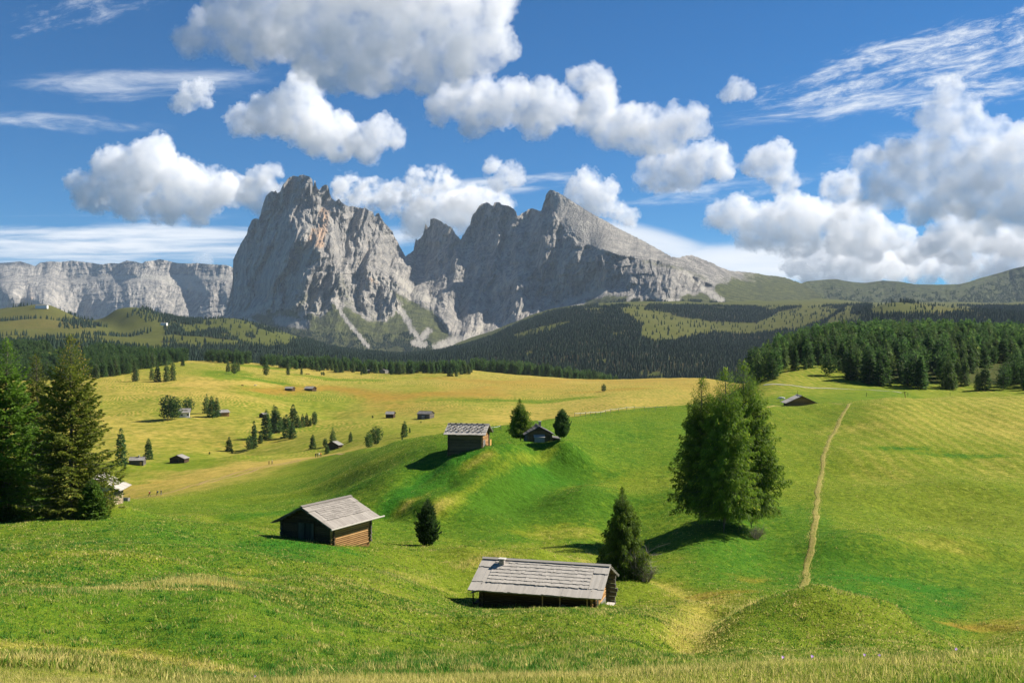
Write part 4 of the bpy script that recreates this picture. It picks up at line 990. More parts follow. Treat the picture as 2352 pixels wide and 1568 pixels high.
# the great woods on the slopes beyond the valley, far too many to count
def far_tree(seed):
    rg = np.random.RandomState(seed); V, Fq = [], []
    for z0, z1, r in ((0.02, .5, .19), (.25, .78, .145), (.52, 1.0, .095)):
        n = 7; th = np.arange(n) / n * 6.283 + rg.uniform(0, 1)
        rr = r * rg.uniform(.7, 1.25, n); b = len(V)
        V += [(math.cos(a) * q, math.sin(a) * q, z0 + rg.uniform(-.04, .04)) for a, q in zip(th, rr)] + [(0, 0, z1)]
        Fq += [(b + i, b + (i + 1) % n, b + n) for i in range(n)]
    return np.array(V), np.array(Fq)
FT = [far_tree(s) for s in range(5)]
def far_wood(x, y, z, h, name='forest'):
    rg = np.random.RandomState(9); which = rg.randint(0, 5, len(x)); Vs, Fs, Ts, k = [], [], [], 0
    for w_ in range(5):
        i = np.nonzero(which == w_)[0]; V, Fq = FT[w_]
        if not len(i): continue
        P = V[None] * (h[i, None, None] * np.array([1.15, 1.15, 1])) + np.c_[x[i], y[i], z[i]][:, None]
        Vs.append(P.reshape(-1, 3)); Fs.append((Fq[None] + (np.arange(len(i)) * len(V))[:, None, None] + k).reshape(-1, 3)); k += len(i) * len(V)
        Ts.append(np.repeat(np.clip(.4 + rg.normal(size=len(i)) * .2, 0, 1), len(V)))
    me = mesh_from(name, np.concatenate(Vs), np.concatenate(Fs), False, [L_FAR], attrs={'tone': ('POINT', np.concatenate(Ts))})
    return tag(obj(name, me), kind='stuff')
L_FAR = leaf_material('far_needles', (0.010, 0.028, 0.016), (0.034, 0.066, 0.030))
open_ground = [[(1172, 771), (1240, 750), (1312, 736), (1300, 748), (1240, 764), (1190, 778)],
  [(1418, 708), (1470, 698), (1500, 708), (1560, 728), (1640, 738), (1740, 742), (1800, 712), (1870, 700), (1935, 712), (1890, 735), (1840, 755), (1740, 766), (1660, 764), (1590, 772), (1560, 784), (1500, 788), (1470, 772), (1478, 745), (1440, 724)],
  [(1890, 758), (1905, 735), (1950, 702), (2020, 693), (2130, 697), (2260, 706), (2230, 716), (2080, 722), (1990, 722), (1950, 742), (1925, 770)],
  [(575, 792), (595, 766), (640, 762), (720, 776), (650, 790), (620, 800)], [(400, 752), (470, 742), (480, 760), (430, 768)], [(510, 760), (520, 728), (565, 735), (590, 752), (560, 775)],
  [(-200, 770), (-200, 690), (100, 700), (200, 735), (260, 745), (300, 735), (320, 712), (380, 738), (350, 770), (240, 778), (100, 768)],
  [(1460, 868), (1500, 855), (1540, 862), (1520, 872)], [(1200, 812), (1222, 806), (1226, 814), (1208, 820)]]
x, y, z, px, py = scatter(380, 2500, 1700, 4700, 9.8, rng)
def wooded(x, y, px, py):
    k = np.ones(x.shape, bool)
    for pl in open_ground: k &= ~inside(px + 5 * noise2(x / 60, y / 60), py + 3 * noise2(x / 60 + 9, y / 60), pl)
    k &= ~((px < 700) & (noise2(x / 170, y / 170) < .12) & (py < 795))
    k &= ~((py < 712) & (px > 1300) & (px < 1950) & (noise2(x / 120, y / 120, 4) < .15))
    k &= ~(noise2(x / 90, y / 90, 14) > .62)
    k &= ~((y > 3900) & (px < 1350) & (noise2(x / 200, y / 200, 3) < -.05))
    return k
k = wooded(x, y, px, py)
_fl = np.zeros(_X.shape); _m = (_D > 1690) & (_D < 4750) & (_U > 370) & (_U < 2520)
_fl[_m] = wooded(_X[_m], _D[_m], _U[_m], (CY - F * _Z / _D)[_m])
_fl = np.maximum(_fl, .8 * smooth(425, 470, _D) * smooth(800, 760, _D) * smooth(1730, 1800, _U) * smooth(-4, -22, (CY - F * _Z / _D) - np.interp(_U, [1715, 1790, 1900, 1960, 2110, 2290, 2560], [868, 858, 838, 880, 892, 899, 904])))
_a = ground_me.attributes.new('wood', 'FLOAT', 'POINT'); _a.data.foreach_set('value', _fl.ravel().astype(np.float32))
# woods and single trees inside the open ground
inn = ~k & (((inside(px, py, [(1480, 712), (1500, 690), (1560, 694), (1740, 705), (1735, 742), (1640, 738), (1560, 722)])) & (noise2(x / 110, y / 110, 6) > -.25)) | (rng.rand(len(x)) < .035) | ((px < 420) & (noise2(x / 150, y / 150, 2) > .34)) | inside(px, py, [(1952, 722), (1960, 704), (2005, 697), (2000, 722)]))
k |= inn
x2, y2, z2, px2, py2 = scatter(-250, 400, 1450, 3700, 17.0, rng)
kk = (noise2(x2 / 170, y2 / 170, 2) > .40) & (y2 > 1500) | (y2 < 2100) & (noise2(x2 / 100, y2 / 100, 5) > -.1) | inside(px2, py2, [(135, 752), (150, 728), (215, 742), (250, 752), (160, 756)]) | inside(px2, py2, [(310, 712), (330, 708), (420, 740), (330, 740)])
# the foot of the massif
Vm = Mm['V'][:-Mm['nb']]
mk = (below > .55) & (Mm['PY'] > np.interp(Mm['PX'], [500, 620, 700, 780, 860, 950, 1000, 1100, 1200, 1330, 1420, 1480, 1600, 1700, 1850], [742, 748, 762, 766, 770, 760, 795, 796, 756, 708, 690, 684, 690, 697, 705])) & (scree < .3) & (fbm2(Mm['PX'] / 22, Mm['PY'] / 14, 3, 44) > -.12)
ii = np.argwhere(mk); ii = ii[rng.permutation(len(ii))[:12000]]
Q = Vm[ii[:, 0], ii[:, 1]]
Vr = Mr['V'][:-Mr['nb']]; top_r = np.interp(Mr['PX'], *np.array(sky_right).T)
mr_ = (Mr['PY'] > top_r + 16) & (Mr['PY'] < 722) & (fbm2(Mr['PX'] / 20, Mr['PY'] / 9, 3, 77) > .28 - smooth(16, 60, Mr['PY'] - top_r) * .45 - .25 * smooth(2150, 2300, Mr['PX'])) & (Mr['PX'] < 2480)
ir = np.argwhere(mr_); ir = ir[rng.permutation(len(ir))[:7000]]; Q = np.r_[Q, Vr[ir[:, 0], ir[:, 1]]]
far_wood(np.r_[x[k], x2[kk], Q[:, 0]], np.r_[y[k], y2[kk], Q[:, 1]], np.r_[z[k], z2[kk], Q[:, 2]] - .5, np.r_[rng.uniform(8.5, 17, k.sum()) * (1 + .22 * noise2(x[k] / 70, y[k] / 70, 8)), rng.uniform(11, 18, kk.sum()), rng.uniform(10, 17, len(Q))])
# ------------------------------------------------------------------ huts and barns
def wood_mat(name, a, b, along=0, rough=0.9, grain=1.3, bmp=.8):
    m, t = material(name)
    P = t.new('ShaderNodeTexCoord').outputs['Object']
    sc = [7, 7, 7]; sc[along] = 0.9
    n = t.noise(t.vmath('MULTIPLY', P, sc), 1.0, 6, .72)
    st = t.noise(t.vmath('MULTIPLY', P, (.5, .5, .5)), 1.0, 4, .7)
    v = t.math('ADD', t.math('MULTIPLY', t.attr('tone'), 0.75), t.math('MULTIPLY', t.math('SUBTRACT', n, .42), grain))
    v = t.math('ADD', v, t.math('MULTIPLY', t.math('SUBTRACT', st, .5), .5))
    surf(t, t.mix(t.range(v, 0.0, 1.0, interp='LINEAR'), a, b), rough, 0.12, bump(t, n, 0.03, bmp))
    return m
SHINGLE = wood_mat('silvery_shingles', (0.19, 0.175, 0.15), (0.53, 0.485, 0.42), 1, .9, .34, .2)
SHINGLE_H = wood_mat('brownish_shingles', (0.13, 0.115, 0.10), (0.38, 0.345, 0.30), 1, .9, .5, .3)
SHINGLE_M = wood_mat('grey_shingles', (0.12, 0.11, 0.10), (0.34, 0.32, 0.29), 1, .9, .55, .25)
SHINGLE_D = wood_mat('dark_shingles', (0.07, 0.068, 0.066), (0.20, 0.19, 0.18), 1, .9, .34, .2)
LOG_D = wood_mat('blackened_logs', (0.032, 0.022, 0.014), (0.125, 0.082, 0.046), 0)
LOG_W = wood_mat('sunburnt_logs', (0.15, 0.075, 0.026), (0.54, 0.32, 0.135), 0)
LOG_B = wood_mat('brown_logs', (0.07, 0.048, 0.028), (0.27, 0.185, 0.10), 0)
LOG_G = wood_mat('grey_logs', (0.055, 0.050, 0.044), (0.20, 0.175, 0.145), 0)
PLANK_G = wood_mat('grey_boards', (0.10, 0.095, 0.085), (0.33, 0.31, 0.28), 2)
PLANK_D = wood_mat('dark_boards', (0.02, 0.019, 0.016), (0.10, 0.10, 0.075), 2)
PLANK_O = wood_mat('new_boards', (0.36, 0.20, 0.05), (0.55, 0.33, 0.10), 2)
def plain(name, c, rough=.9, sc=3.0, var=.25):
    m, t = material(name); P = t.new('ShaderNodeTexCoord').outputs['Object']
    n = t.noise(P, sc, 5, .65); k = tuple(q * (1 - var) for q in c)
    surf(t, t.mix(n, k, tuple(min(1, q * (1 + var)) for q in c)), rough, .15, bump(t, n, .02)); return m
WHITE = plain('white_render', (0.74, 0.73, 0.70), .9, 1.2, .06)
STONE_D = plain('dark_stones', (0.10, 0.10, 0.095)); STONE_P = plain('pale_slab', (0.48, 0.45, 0.40))
BRICK = plain('chimney_stone', (0.34, 0.30, 0.27), .9, 5, .4); GLASS = plain('dark_window', (0.03, 0.035, 0.045), .15, 1, .1); TERRA = plain('terracotta', (0.42, 0.17, 0.07))
PALE = plain('pale_cloth', (0.30, 0.30, 0.29), .9, 2.5, .35)
def masonry():
    m, t = material('rubble_masonry'); P = t.new('ShaderNodeTexCoord').outputs['Object']
    v = t.new('ShaderNodeTexVoronoi', {'Vector': P, 'Scale': 2.6}); e = t.new('ShaderNodeTexVoronoi', {'Vector': P, 'Scale': 2.6}, feature='DISTANCE_TO_EDGE')
    k = t.new('ShaderNodeSeparateXYZ', {0: v.outputs['Color']}).outputs[0]
    c = t.mix(k, (0.22, 0.16, 0.09), (0.52, 0.43, 0.30)); f = t.range(e.outputs['Distance'], .0, .09)
    surf(t, t.mix(f, (0.10, 0.085, 0.06), c), .95, .1, bump(t, f, .08)); return m
MASON = masonry()

def box(sp, x0, x1, y0, y1, z0, z1, tone=.5):
    V = np.array([(x, y, z) for z in (z0, z1) for y in (y0, y1) for x in (x0, x1)], float)
    Fq = np.array([(0, 2, 3, 1), (4, 5, 7, 6), (0, 1, 5, 4), (2, 6, 7, 3), (0, 4, 6, 2), (1, 3, 7, 5)])
    sp.add(V, Fq, tone)
def hexa(sp, P8, tone=.5):
    sp.add(np.array(P8, float), np.array([(0, 2, 3, 1), (4, 5, 7, 6), (0, 1, 5, 4), (2, 6, 7, 3), (0, 4, 6, 2), (1, 3, 7, 5)]), tone)
def cyl(sp, a, b, r, tone=.5, n=8, r2=None):
    a = np.array(a, float); b = np.array(b, float); ax = (b - a) / np.linalg.norm(b - a)
    V, Fq = tube(np.array([a, b]), np.array([r, r2 or r]), n)
    k = len(V); V = np.r_[V, [a], [b]]
    q = [(k, (i + 1) % n, i, i) for i in range(n)] + [(k + 1, n + i, n + (i + 1) % n, n + (i + 1) % n) for i in range(n)]
    sp.add(V, Fq, tone); base = sp.n - len(V)
    # round end caps as narrow quads
    caps = []
    for i in range(0, n, 2):
        caps.append((k, (i + 2) % n, (i + 1) % n, i)); caps.append((k + 1, n + i, n + (i + 1) % n, n + (i + 2) % n))
    sp.F[-1] = np.r_[sp.F[-1], np.array(caps) + base]

class Hut:
    """local frame: ridge along x, front eave towards -y; walls L x Wd, ridge at height hr above the origin"""
    def __init__(self, name, loc, yaw, L, Wd, hr, pitch, og, oe, label, seed, group=None, cat='hut'):
        self.e = empty(name, loc, yaw, label, cat, group)
        self.L, self.W, self.hr, self.tp, self.og, self.oe = L, Wd, hr, math.tan(pitch), og, oe
        self.cp, self.sn = math.cos(pitch), math.sin(pitch)
        self.rng = np.random.RandomState(seed)
        self.he = hr - Wd / 2 * self.tp - .12           # wall height at the eave
    def add(self, name, sp, mats, label=None, smooth_shade=False, parent=None):
        o = obj(name, sp.mesh(name, mats if isinstance(mats, list) else [mats], smooth_shade), parent or self.e)
        if label: o['label'] = label
        return o
    def logs(self, z0, mats, r=.11, ends=.22, sides='fblr', gable=True, n=8):
        """stacked round logs crossing at the corners; one wall per side"""
        L, Wd = self.L / 2, self.W / 2; rg = self.rng
        out = {}
        for s in sides:
            sp = Soup(); z = z0 + r + (0 if s in 'fb' else r)
            while z < (self.he if s in 'fb' else self.hr - .2):
                t_ = rg.uniform(.15, .9); rr = r * rg.uniform(.93, 1.06); en = ends * rg.uniform(.75, 1.25)
                if s in 'fb':
                    y = -Wd if s == 'f' else Wd
                    cyl(sp, (-L - en, y, z), (L + en, y, z), rr, t_, n)
                else:
                    x = -L if s == 'l' else L
                    hw = Wd + en if z < self.he else (self.hr - .18 - z) / self.tp
                    if (z >= self.he and not gable) or hw < .15: break
                    cyl(sp, (x, -hw, z), (x, hw, z), rr, t_, n)
                z += 2 * r * .93
            x0, x1, y0, y1 = {'f': (-L, L, -Wd - .03, -Wd + .05), 'b': (-L, L, Wd - .05, Wd + .03), 'l': (-L - .03, -L + .05, -Wd, Wd), 'r': (L - .05, L + .03, -Wd, Wd)}[s]
            box(sp, x0, x1, y0, y1, z0 - .5, self.he + .05, .1)
            out[s] = self.add('wall', sp, mats[s] if isinstance(mats, dict) else mats, None, False)
        return out
    def pt(self, x, s, side, lift):
        """point on a roof slope: s metres up from the eave edge"""
        Ls = self.Ls
        u = (Ls - s)
        sg = -1 if side == 'f' else 1
        return (x, sg * (u * self.cp + lift * self.sn), self.hr - u * self.sn + lift * self.cp)
    def plank(self, sp, x0, x1, s0, s1, side, l0, l1, th, tone):
        p = []
        for (a, b) in ((-th, 0), (0, 0)):
            for s, l in ((s0, l0), (s1, l1)):
                for x in (x0, x1): p.append(self.pt(x, s, side, l + a))
        q = [p[0], p[1], p[2], p[3], p[4], p[5], p[6], p[7]]
        hexa(sp, q, tone)
    def roof(self, mat, eave=.34, rows=6, inset=.9, width=.24, detail=True, sides='fb', border=True, tone=(.45, .9)):
        self.Ls = (self.W / 2 + self.oe) / self.cp
        X = self.L / 2 + self.og; Ls = self.Ls; rg = self.rng
        sp = Soup()
        for side in sides:
            self.plank(sp, -X + .03, X - .03, .03, Ls, side, -.02, -.02, .07, .12)
            def run(xa, xb, s0, s1, l0, l1, wd, ragged=.03, gapf=.006):
                x = xa
                while x < xb - .02:
                    w_ = min(wd * rg.uniform(.6, 1.45), xb - x)
                    j = rg.normal() * ragged; jl = abs(rg.normal()) * .008
                    self.plank(sp, x + gapf * rg.uniform(.3, 1), min(xb, x + w_), s0 + j, s1, side, l0 + jl, l1 + jl, .022, rg.uniform(*tone)); x += w_
            if not detail:
                run(-X, X, 0, Ls * .52, .05, .02, .45); run(-X, X, Ls * .48, Ls, .07, .03, .45); continue
            e1 = Ls * eave
            run(-X, X, 0, e1 + .12, .045, .02, width)
            if border:
                for xa, xb in ((-X, -X + inset), (X - inset, X)):
                    m_ = e1 + (Ls - e1) * .62
                    run(xa, xb, e1 - .02, m_ + .1, .055, .03, width); run(xa, xb, m_, Ls + .02, .095, .05, width)
                xa, xb = -X + inset, X - inset
            else: xa, xb = -X, X
            hrow = (Ls - e1) / rows
            for k in range(rows):
                s0 = e1 + k * hrow
                run(xa, xb, s0 - .04, s0 + hrow * 1.18, .095, .045, width * 1.15, .025, .01)
        # ridge boards
        for sg in ((-1, 1)):
            side = 'f' if sg < 0 else 'b'
            self.plank(sp, -X, X, Ls - .22, Ls + .05, side, .16, .17, .03, rg.uniform(.2, .5))
        return self.add('roof', sp, mat)
    def rafters(self, mat, n=0):
        X = self.L / 2 + self.og
        for sg in (-1, 1):
            for k in range(6):
                u = (k + .35) / 6 * self.Ls * .97; y = sg * u * self.cp; z = self.hr - u * self.sn - .14
                sp = Soup(); cyl(sp, (-X + .04, y, z), (X - .04, y, z), .07, self.rng.uniform(.3, .9), 6); self.add('purlin', sp, mat)
        return
    def boards(self, name, face, a0, a1, z0, z1, mat, off=.13, wd=.2, label=None, parent=None, th=.05):
        """vertical boards on one wall: a0..a1 along the wall"""
        sp = Soup(); a = a0
        while a < a1 - .02:
            w_ = min(wd * self.rng.uniform(.8, 1.2), a1 - a); t_ = self.rng.uniform(.05, 1); o_ = off + self.rng.uniform(0, .015)
            zt = z1 + self.rng.uniform(-.02, .02)
            if face in 'fb':
                y = (-1 if face == 'f' else 1) * (self.W / 2 + o_); box(sp, a + .008, a + w_, min(y, y - th * np.sign(y)), max(y, y - th * np.sign(y)), z0, zt, t_)
            else:
                x = (-1 if face == 'l' else 1) * (self.L / 2 + o_); box(sp, min(x, x - th * np.sign(x)), max(x, x - th * np.sign(x)), a + .008, a + w_, z0, zt, t_)
            a += w_
        return self.add(name, sp, mat, label, False, parent)
    def stone_base(self, z0, z1, mat=None, out=.06):
        sp = Soup(); box(sp, -self.L / 2 - out, self.L / 2 + out, -self.W / 2 - out, self.W / 2 + out, z0, z1); return self.add('stone_base', sp, mat or MASON)
    def chimney(self, x, s, w_, h, mat=None):
        y = -(self.Ls - s) * self.cp; z = self.hr - (self.Ls - s) * self.sn; sp = Soup()
        box(sp, x - w_ / 2, x + w_ / 2, y - w_ / 2, y + w_ / 2, z - .5, z + h, .5)
        sp2 = Soup(); box(sp2, x - w_ * .7, x + w_ * .7, y - w_ * .7, y + w_ * .7, z + h + .12, z + h + .2, .5)
        for sx in (-1, 1):
            for sy in (-1, 1): box(sp2, x + sx * w_ * .38 - .04, x + sx * w_ * .38 + .04, y + sy * w_ * .38 - .04, y + sy * w_ * .38 + .04, z + h, z + h + .12, .5)
        c = self.add('chimney', sp, mat or BRICK); self.add('chimney_cap', sp2, STONE_P, None, False, c)
        return c
    def world(self, x, y, z): return self.e.matrix_basis @ Vector((x, y, z))

# --- log hut with its gable turned to us (left of centre).  Local +x runs back along the ridge, local -y is the sunny side
q = (-20.949, 98.588, -16.419); yaw = R(61.4); Lr = 8.0; og = 1.0
L1 = Lr - 2 * og
cxy = Vector((q[0], q[1], 0)) + Vector((math.cos(yaw), math.sin(yaw), 0)) * (Lr / 2)
hr1 = 3.75
h1 = Hut('log_hut', (cxy.x, cxy.y, q[2] - hr1), yaw, L1, 6.4, hr1, R(25.3), og, .68, 'dark log hut with a grey shingle roof and big board door in its gable', 101)
h1.Ls = (h1.W / 2 + h1.oe) / h1.cp
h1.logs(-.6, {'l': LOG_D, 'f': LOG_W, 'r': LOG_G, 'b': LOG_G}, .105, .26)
h1.roof(SHINGLE_H, .33, 9, 1.0, .30)
h1.rafters(LOG_G)
d = h1.boards('door', 'l', -.95, 1.0, .05, 2.05, PLANK_D, .17, .24)
sp = Soup(); [box(sp, -h1.L / 2 - .19, -h1.L / 2 - .12, a, a + .12, .0, 2.15, .3) for a in (-1.07, 1.0)]; box(sp, -h1.L / 2 - .2, -h1.L / 2 - .12, -1.1, 1.15, 2.07, 2.2, .3); h1.add('door_frame', sp, LOG_D, None, False, d)
sp = Soup(); ye = -(h1.Ls * h1.cp + .06); ze = hr1 - h1.Ls * h1.sn - .03
cyl(sp, (-h1.L / 2 - 1.1, ye, ze - .02), (h1.L / 2 + 1.6, ye, ze + .03), .085, .95, 8); h1.add('gutter', sp, SHINGLE)
h1.boards('hatch', 'f', -1.75, -1.2, -.95, -.2, PLANK_O, .13, .14)
h1.stone_base(-2.4, -.72, plain('stone_footing', (.36, .33, .28), .9, 4, .4), .02)
sp = Soup(); box(sp, h1.L / 2 - 1.9, h1.L / 2 + .5, -h1.W / 2 - 1.0, -h1.W / 2 - .16, -1.62, -1.5, .9); h1.add('threshold_slab', sp, STONE_P)

# --- long barn in the foreground.  Local +x to the right, -y towards us
sc = 11.0 / 7.096
q = (-1.597 * sc, 54.593 * sc, -11.888 * sc); yaw = R(-15.8); Lr = 11.0; og = .95; hr2 = 3.15
cxy = Vector((q[0], q[1], 0)) + Vector((math.cos(yaw), math.sin(yaw), 0)) * (Lr / 2)
h2 = Hut('log_barn', (cxy.x, cxy.y, q[2] - hr2), yaw, Lr - 2 * og, 6.0, hr2, R(22.0), og, 1.15, 'long low log barn under a silvery shingle roof with firewood below its eave', 102, None, 'barn')
h2.Ls = (h2.W / 2 + h2.oe) / h2.cp
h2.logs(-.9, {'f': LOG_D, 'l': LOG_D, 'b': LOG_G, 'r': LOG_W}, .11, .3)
h2.roof(SHINGLE, .27, 7, 1.25, .2, tone=(.68, .95))
h2.rafters(LOG_G)
h2.chimney(-3.6, h2.Ls - .7, .42, .34)
sp = Soup()
for x_, dx in ((.7, 0), (2.1, .02), (4.35, -.05)): cyl(sp, (x_, -h2.W / 2 - .92, -.9), (x_ + dx, -h2.W / 2 - .92, h2.hr - (h2.Ls - .25) * h2.sn - .1), .05, .9, 6); h2.add('post', sp, LOG_W); sp = Soup()
h2.boards('plank_wall', 'f', 4.5, 5.25, -.9, .25, PLANK_G, .75, .5)
d = h2.boards('door', 'r', -1.75, -1.15, -.35, 1.05, PLANK_D, .14, .2)
h2.boards('sill_board', 'r', -1.0, 1.9, -.45, .15, PLANK_G, .16, .9)
# a corner of protruding weathered log ends at the far right
sp = Soup()
for k in range(7): box(sp, h2.L / 2 - .1, h2.L / 2 + rng.uniform(.75, 1.0), h2.W / 2 - .16, h2.W / 2 + .12, -.7 + k * .36, -.42 + k * .36, rng.uniform(.2, .8))
h2.add('log_ends', sp, LOG_G)
# little lean-to on the left gable
sp = Soup(); hexa(sp, [(-h2.L / 2 - 1.5, -1.7, .55), (-h2.L / 2 - .1, -1.7, .95), (-h2.L / 2 - 1.5, .3, .55), (-h2.L / 2 - .1, .3, .95), (-h2.L / 2 - 1.5, -1.7, .63), (-h2.L / 2 - .1, -1.7, 1.03), (-h2.L / 2 - 1.5, .3, .63), (-h2.L / 2 - .1, .3, 1.03)], .3)
lt = h2.add('lean_to', sp, PLANK_G); sp = Soup()
for yy in (-1.6, .2): cyl(sp, (-h2.L / 2 - 1.3, yy, -1.1), (-h2.L / 2 - 1.3, yy, .6), .06, .4, 6)
box(sp, -h2.L / 2 - 1.3, -h2.L / 2 - .2, -1.5, .1, -1.0, -.25, .2); h2.add('support', sp, LOG_D, None, False, lt)
# firewood pile under the eave
wp = empty('firewood_pile', h2.world(3.2, -h2.W / 2 - .62, -.9), yaw, 'stack of split firewood under the front eave of the long barn', 'firewood')
sp = Soup(); rg = np.random.RandomState(3)
for i in range(17):
    for j in range(13):
        x_ = -1.05 + i * .135 + rg.normal() * .02; z_ = .08 + j * .115 + rg.normal() * .012
        if z_ > 1.5 + .1 * math.sin(i): continue
        cyl(sp, (x_, -.25 + rg.normal() * .03, z_), (x_ + rg.normal() * .03, .3, z_ + .01), .062 * rg.uniform(.75, 1.1), rg.uniform(0, 1), 6)
obj('logs', sp.mesh('logs', [wood_mat('split_wood', (0.04, 0.035, 0.03), (0.24, 0.20, 0.16), 1)]), wp)
wp2 = empty('firewood_pile', h2.world(1.45, -h2.W / 2 - .62, -.9), yaw, 'loose heap of rough wood between the two barn posts', 'firewood')
sp = Soup()
for i in range(46):
    x_ = rg.uniform(-.65, .65); z_ = rg.uniform(.05, .7) * (1 - abs(x_) * .5); a = rg.normal(size=3) * [.35, .12, .12]
    cyl(sp, np.array((x_, rg.normal() * .15, z_)) - a, np.array((x_, rg.normal() * .15, z_)) + a, .05, rg.uniform(0, 1), 5)
obj('logs', sp.mesh('logs', [wood_mat('rough_wood', (0.05, 0.035, 0.025), (0.30, 0.20, 0.11), 0)]), wp2)
bn = empty('bench', h2.world(h2.L / 2 + .75, -.3, -.62), yaw, 'pale plank bench along the right gable of the long barn', 'bench')
sp = Soup(); box(sp, -.32, .32, -1.7, 1.6, .42, .5, .95); obj('seat', sp.mesh('seat', [SHINGLE]), bn)
for yy in (-1.5, 1.35):
    sp = Soup(); box(sp, -.25, .25, yy, yy + .14, -.5, .418, .6); obj('leg', sp.mesh('leg', [LOG_G]), bn)

# --- log hut on the hill with stones on its roof
q = (-10.107, 158.147, -13.094); yaw = R(-11.1); s_ = 1.0; hr3 = 4.0
# keep its bearing but set it on the ground of the hill crest
dd = 165.0; s_ = dd / q[1]; q = tuple(v * s_ for v in q)
Lr = 6.625 * s_; og = .75
cxy = Vector((q[0], q[1], 0)) + Vector((math.cos(yaw), math.sin(yaw), 0)) * (Lr / 2)
h3 = Hut('log_hut', (cxy.x, cxy.y, q[2] - hr3), yaw, Lr - 2 * og + .1, 4.6, hr3, R(25.7), og, .75, 'brown log hut with rows of stones on its roof and an open orange door', 103)
h3.Ls = (h3.W / 2 + h3.oe) / h3.cp
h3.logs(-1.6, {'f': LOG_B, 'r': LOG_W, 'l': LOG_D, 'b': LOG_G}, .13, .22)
h3.roof(SHINGLE, .3, 4, .7, .34, border=False, tone=(.6, .95))
h3.rafters(LOG_G)
d = h3.boards('door', 'r', -.3, .9, -.2, 1.55, PLANK_O, .9, .3, 'open door of fresh orange boards')
h3.boards('plank_wall', 'r', -2.1, -.4, -.3, 1.6, PLANK_G, .16, .25)
sp = Soup(); box(sp, h3.L / 2 + .1, h3.L / 2 + 1.6, -1.0, 1.2, -.62, -.5, .6); h3.add('threshold_slab', sp, STONE_P)
sp = Soup(); u = rg.normal(size=(1, 3))
def stone_mesh(seed):
    bm = bmesh.new(); bmesh.ops.create_icosphere(bm, subdivisions=2, radius=1)
    me = bpy.data.meshes.new('stone'); bm.to_mesh(me); bm.free()
    co = np.empty(len(me.vertices) * 3, np.float32); me.vertices.foreach_get('co', co); co = co.reshape(-1, 3)
    co *= (1 + .35 * noise3(co * 1.3 + seed))[:, None]; co *= [.14, .11, .07]; me.vertices.foreach_set('co', co.ravel()); me.materials.append(STONE_D); return me
STM = [stone_mesh(k * 3.1) for k in range(3)]
for r_ in range(5):
    for k in range(7):
        s0 = h3.Ls * (.30 + r_ * .165); x_ = -h3.L / 2 - .35 + (k + (.5 if r_ % 2 else .1)) * (h3.L + .9) / 7
        if s0 > h3.Ls: continue
        p = h3.world(*h3.pt(x_, min(s0, h3.Ls - .02), 'f', .22)); o = obj('roof_stone', STM[(r_ + k) % 3], None, p); o.rotation_euler = (rg.uniform(0, .4), 0, rg.uniform(0, 6)); o.scale = [rg.uniform(.9, 1.5)] * 3
        tag(o, 'dark stone weighing down the grey roof of the hut with the orange door', 'stone', 'stones in rows on the roof of the hill hut')

# --- low hut with chimney beside the pale larch
q = (4.623, 167.359, -14.369); dd = 172.0; s_ = dd / q[1]; q = tuple(v * s_ for v in q); yaw = R(94.6); Lr = 5.755; og = .6; hr4 = 2.55
cxy = Vector((q[0], q[1], 0)) + Vector((math.cos(yaw), math.sin(yaw), 0)) * (Lr / 2)
h4 = Hut('alpine_hut', (cxy.x, cxy.y, q[2] - hr4), yaw, Lr - 2 * og, 4.3, hr4, R(27), og, .55, 'low boarded hut with chimney tucked between pale larch and round pine', 104)
h4.Ls = (h4.W / 2 + h4.oe) / h4.cp
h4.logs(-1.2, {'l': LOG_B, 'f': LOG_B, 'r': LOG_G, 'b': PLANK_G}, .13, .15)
h4.roof(SHINGLE_D, .3, 4, .6, .42, border=False, tone=(.5, 1.0))
h4.chimney(.4, h4.Ls - .45, .4, .75)
h4.boards('plank_wall', 'l', -2.1, 2.1, -1.2, .95, LOG_B, .17, .24)
sp = Soup(); x_ = -h4.L / 2
hexa(sp, [(x_ - 1.0, -.95, .75), (x_ - .1, -.95, 1.15), (x_ - 1.0, 1.0, .75), (x_ - .1, 1.0, 1.15), (x_ - 1.0, -.95, .82), (x_ - .1, -.95, 1.22), (x_ - 1.0, 1.0, .82), (x_ - .1, 1.0, 1.22)], .9)
pr = h4.add('porch_roof', sp, SHINGLE); sp = Soup(); box(sp, x_ - .85, x_ - .78, -.85, .9, -.75, .74, .5); h4.add('tarpaulin', sp, PALE, None, False, pr)
sp = Soup(); box(sp, -h4.L / 2, h4.L / 2 - .4, -h4.W / 2 - 1.5, -h4.W / 2 - .14, -1.3, .35, .4); an = h4.add('annex', sp, PLANK_D)
sp = Soup(); hexa(sp, [(-h4.L / 2 - .2, -h4.W / 2 - 1.7, .38), (h4.L / 2 - .2, -h4.W / 2 - 1.7, .38), (-h4.L / 2 - .2, -h4.W / 2 - .2, .62), (h4.L / 2 - .2, -h4.W / 2 - .2, .62), (-h4.L / 2 - .2, -h4.W / 2 - 1.7, .46), (h4.L / 2 - .2, -h4.W / 2 - 1.7, .46), (-h4.L / 2 - .2, -h4.W / 2 - .2, .7), (h4.L / 2 - .2, -h4.W / 2 - .2, .7)], .6); h4.add('annex_roof', sp, SHINGLE_D, None, False, an)

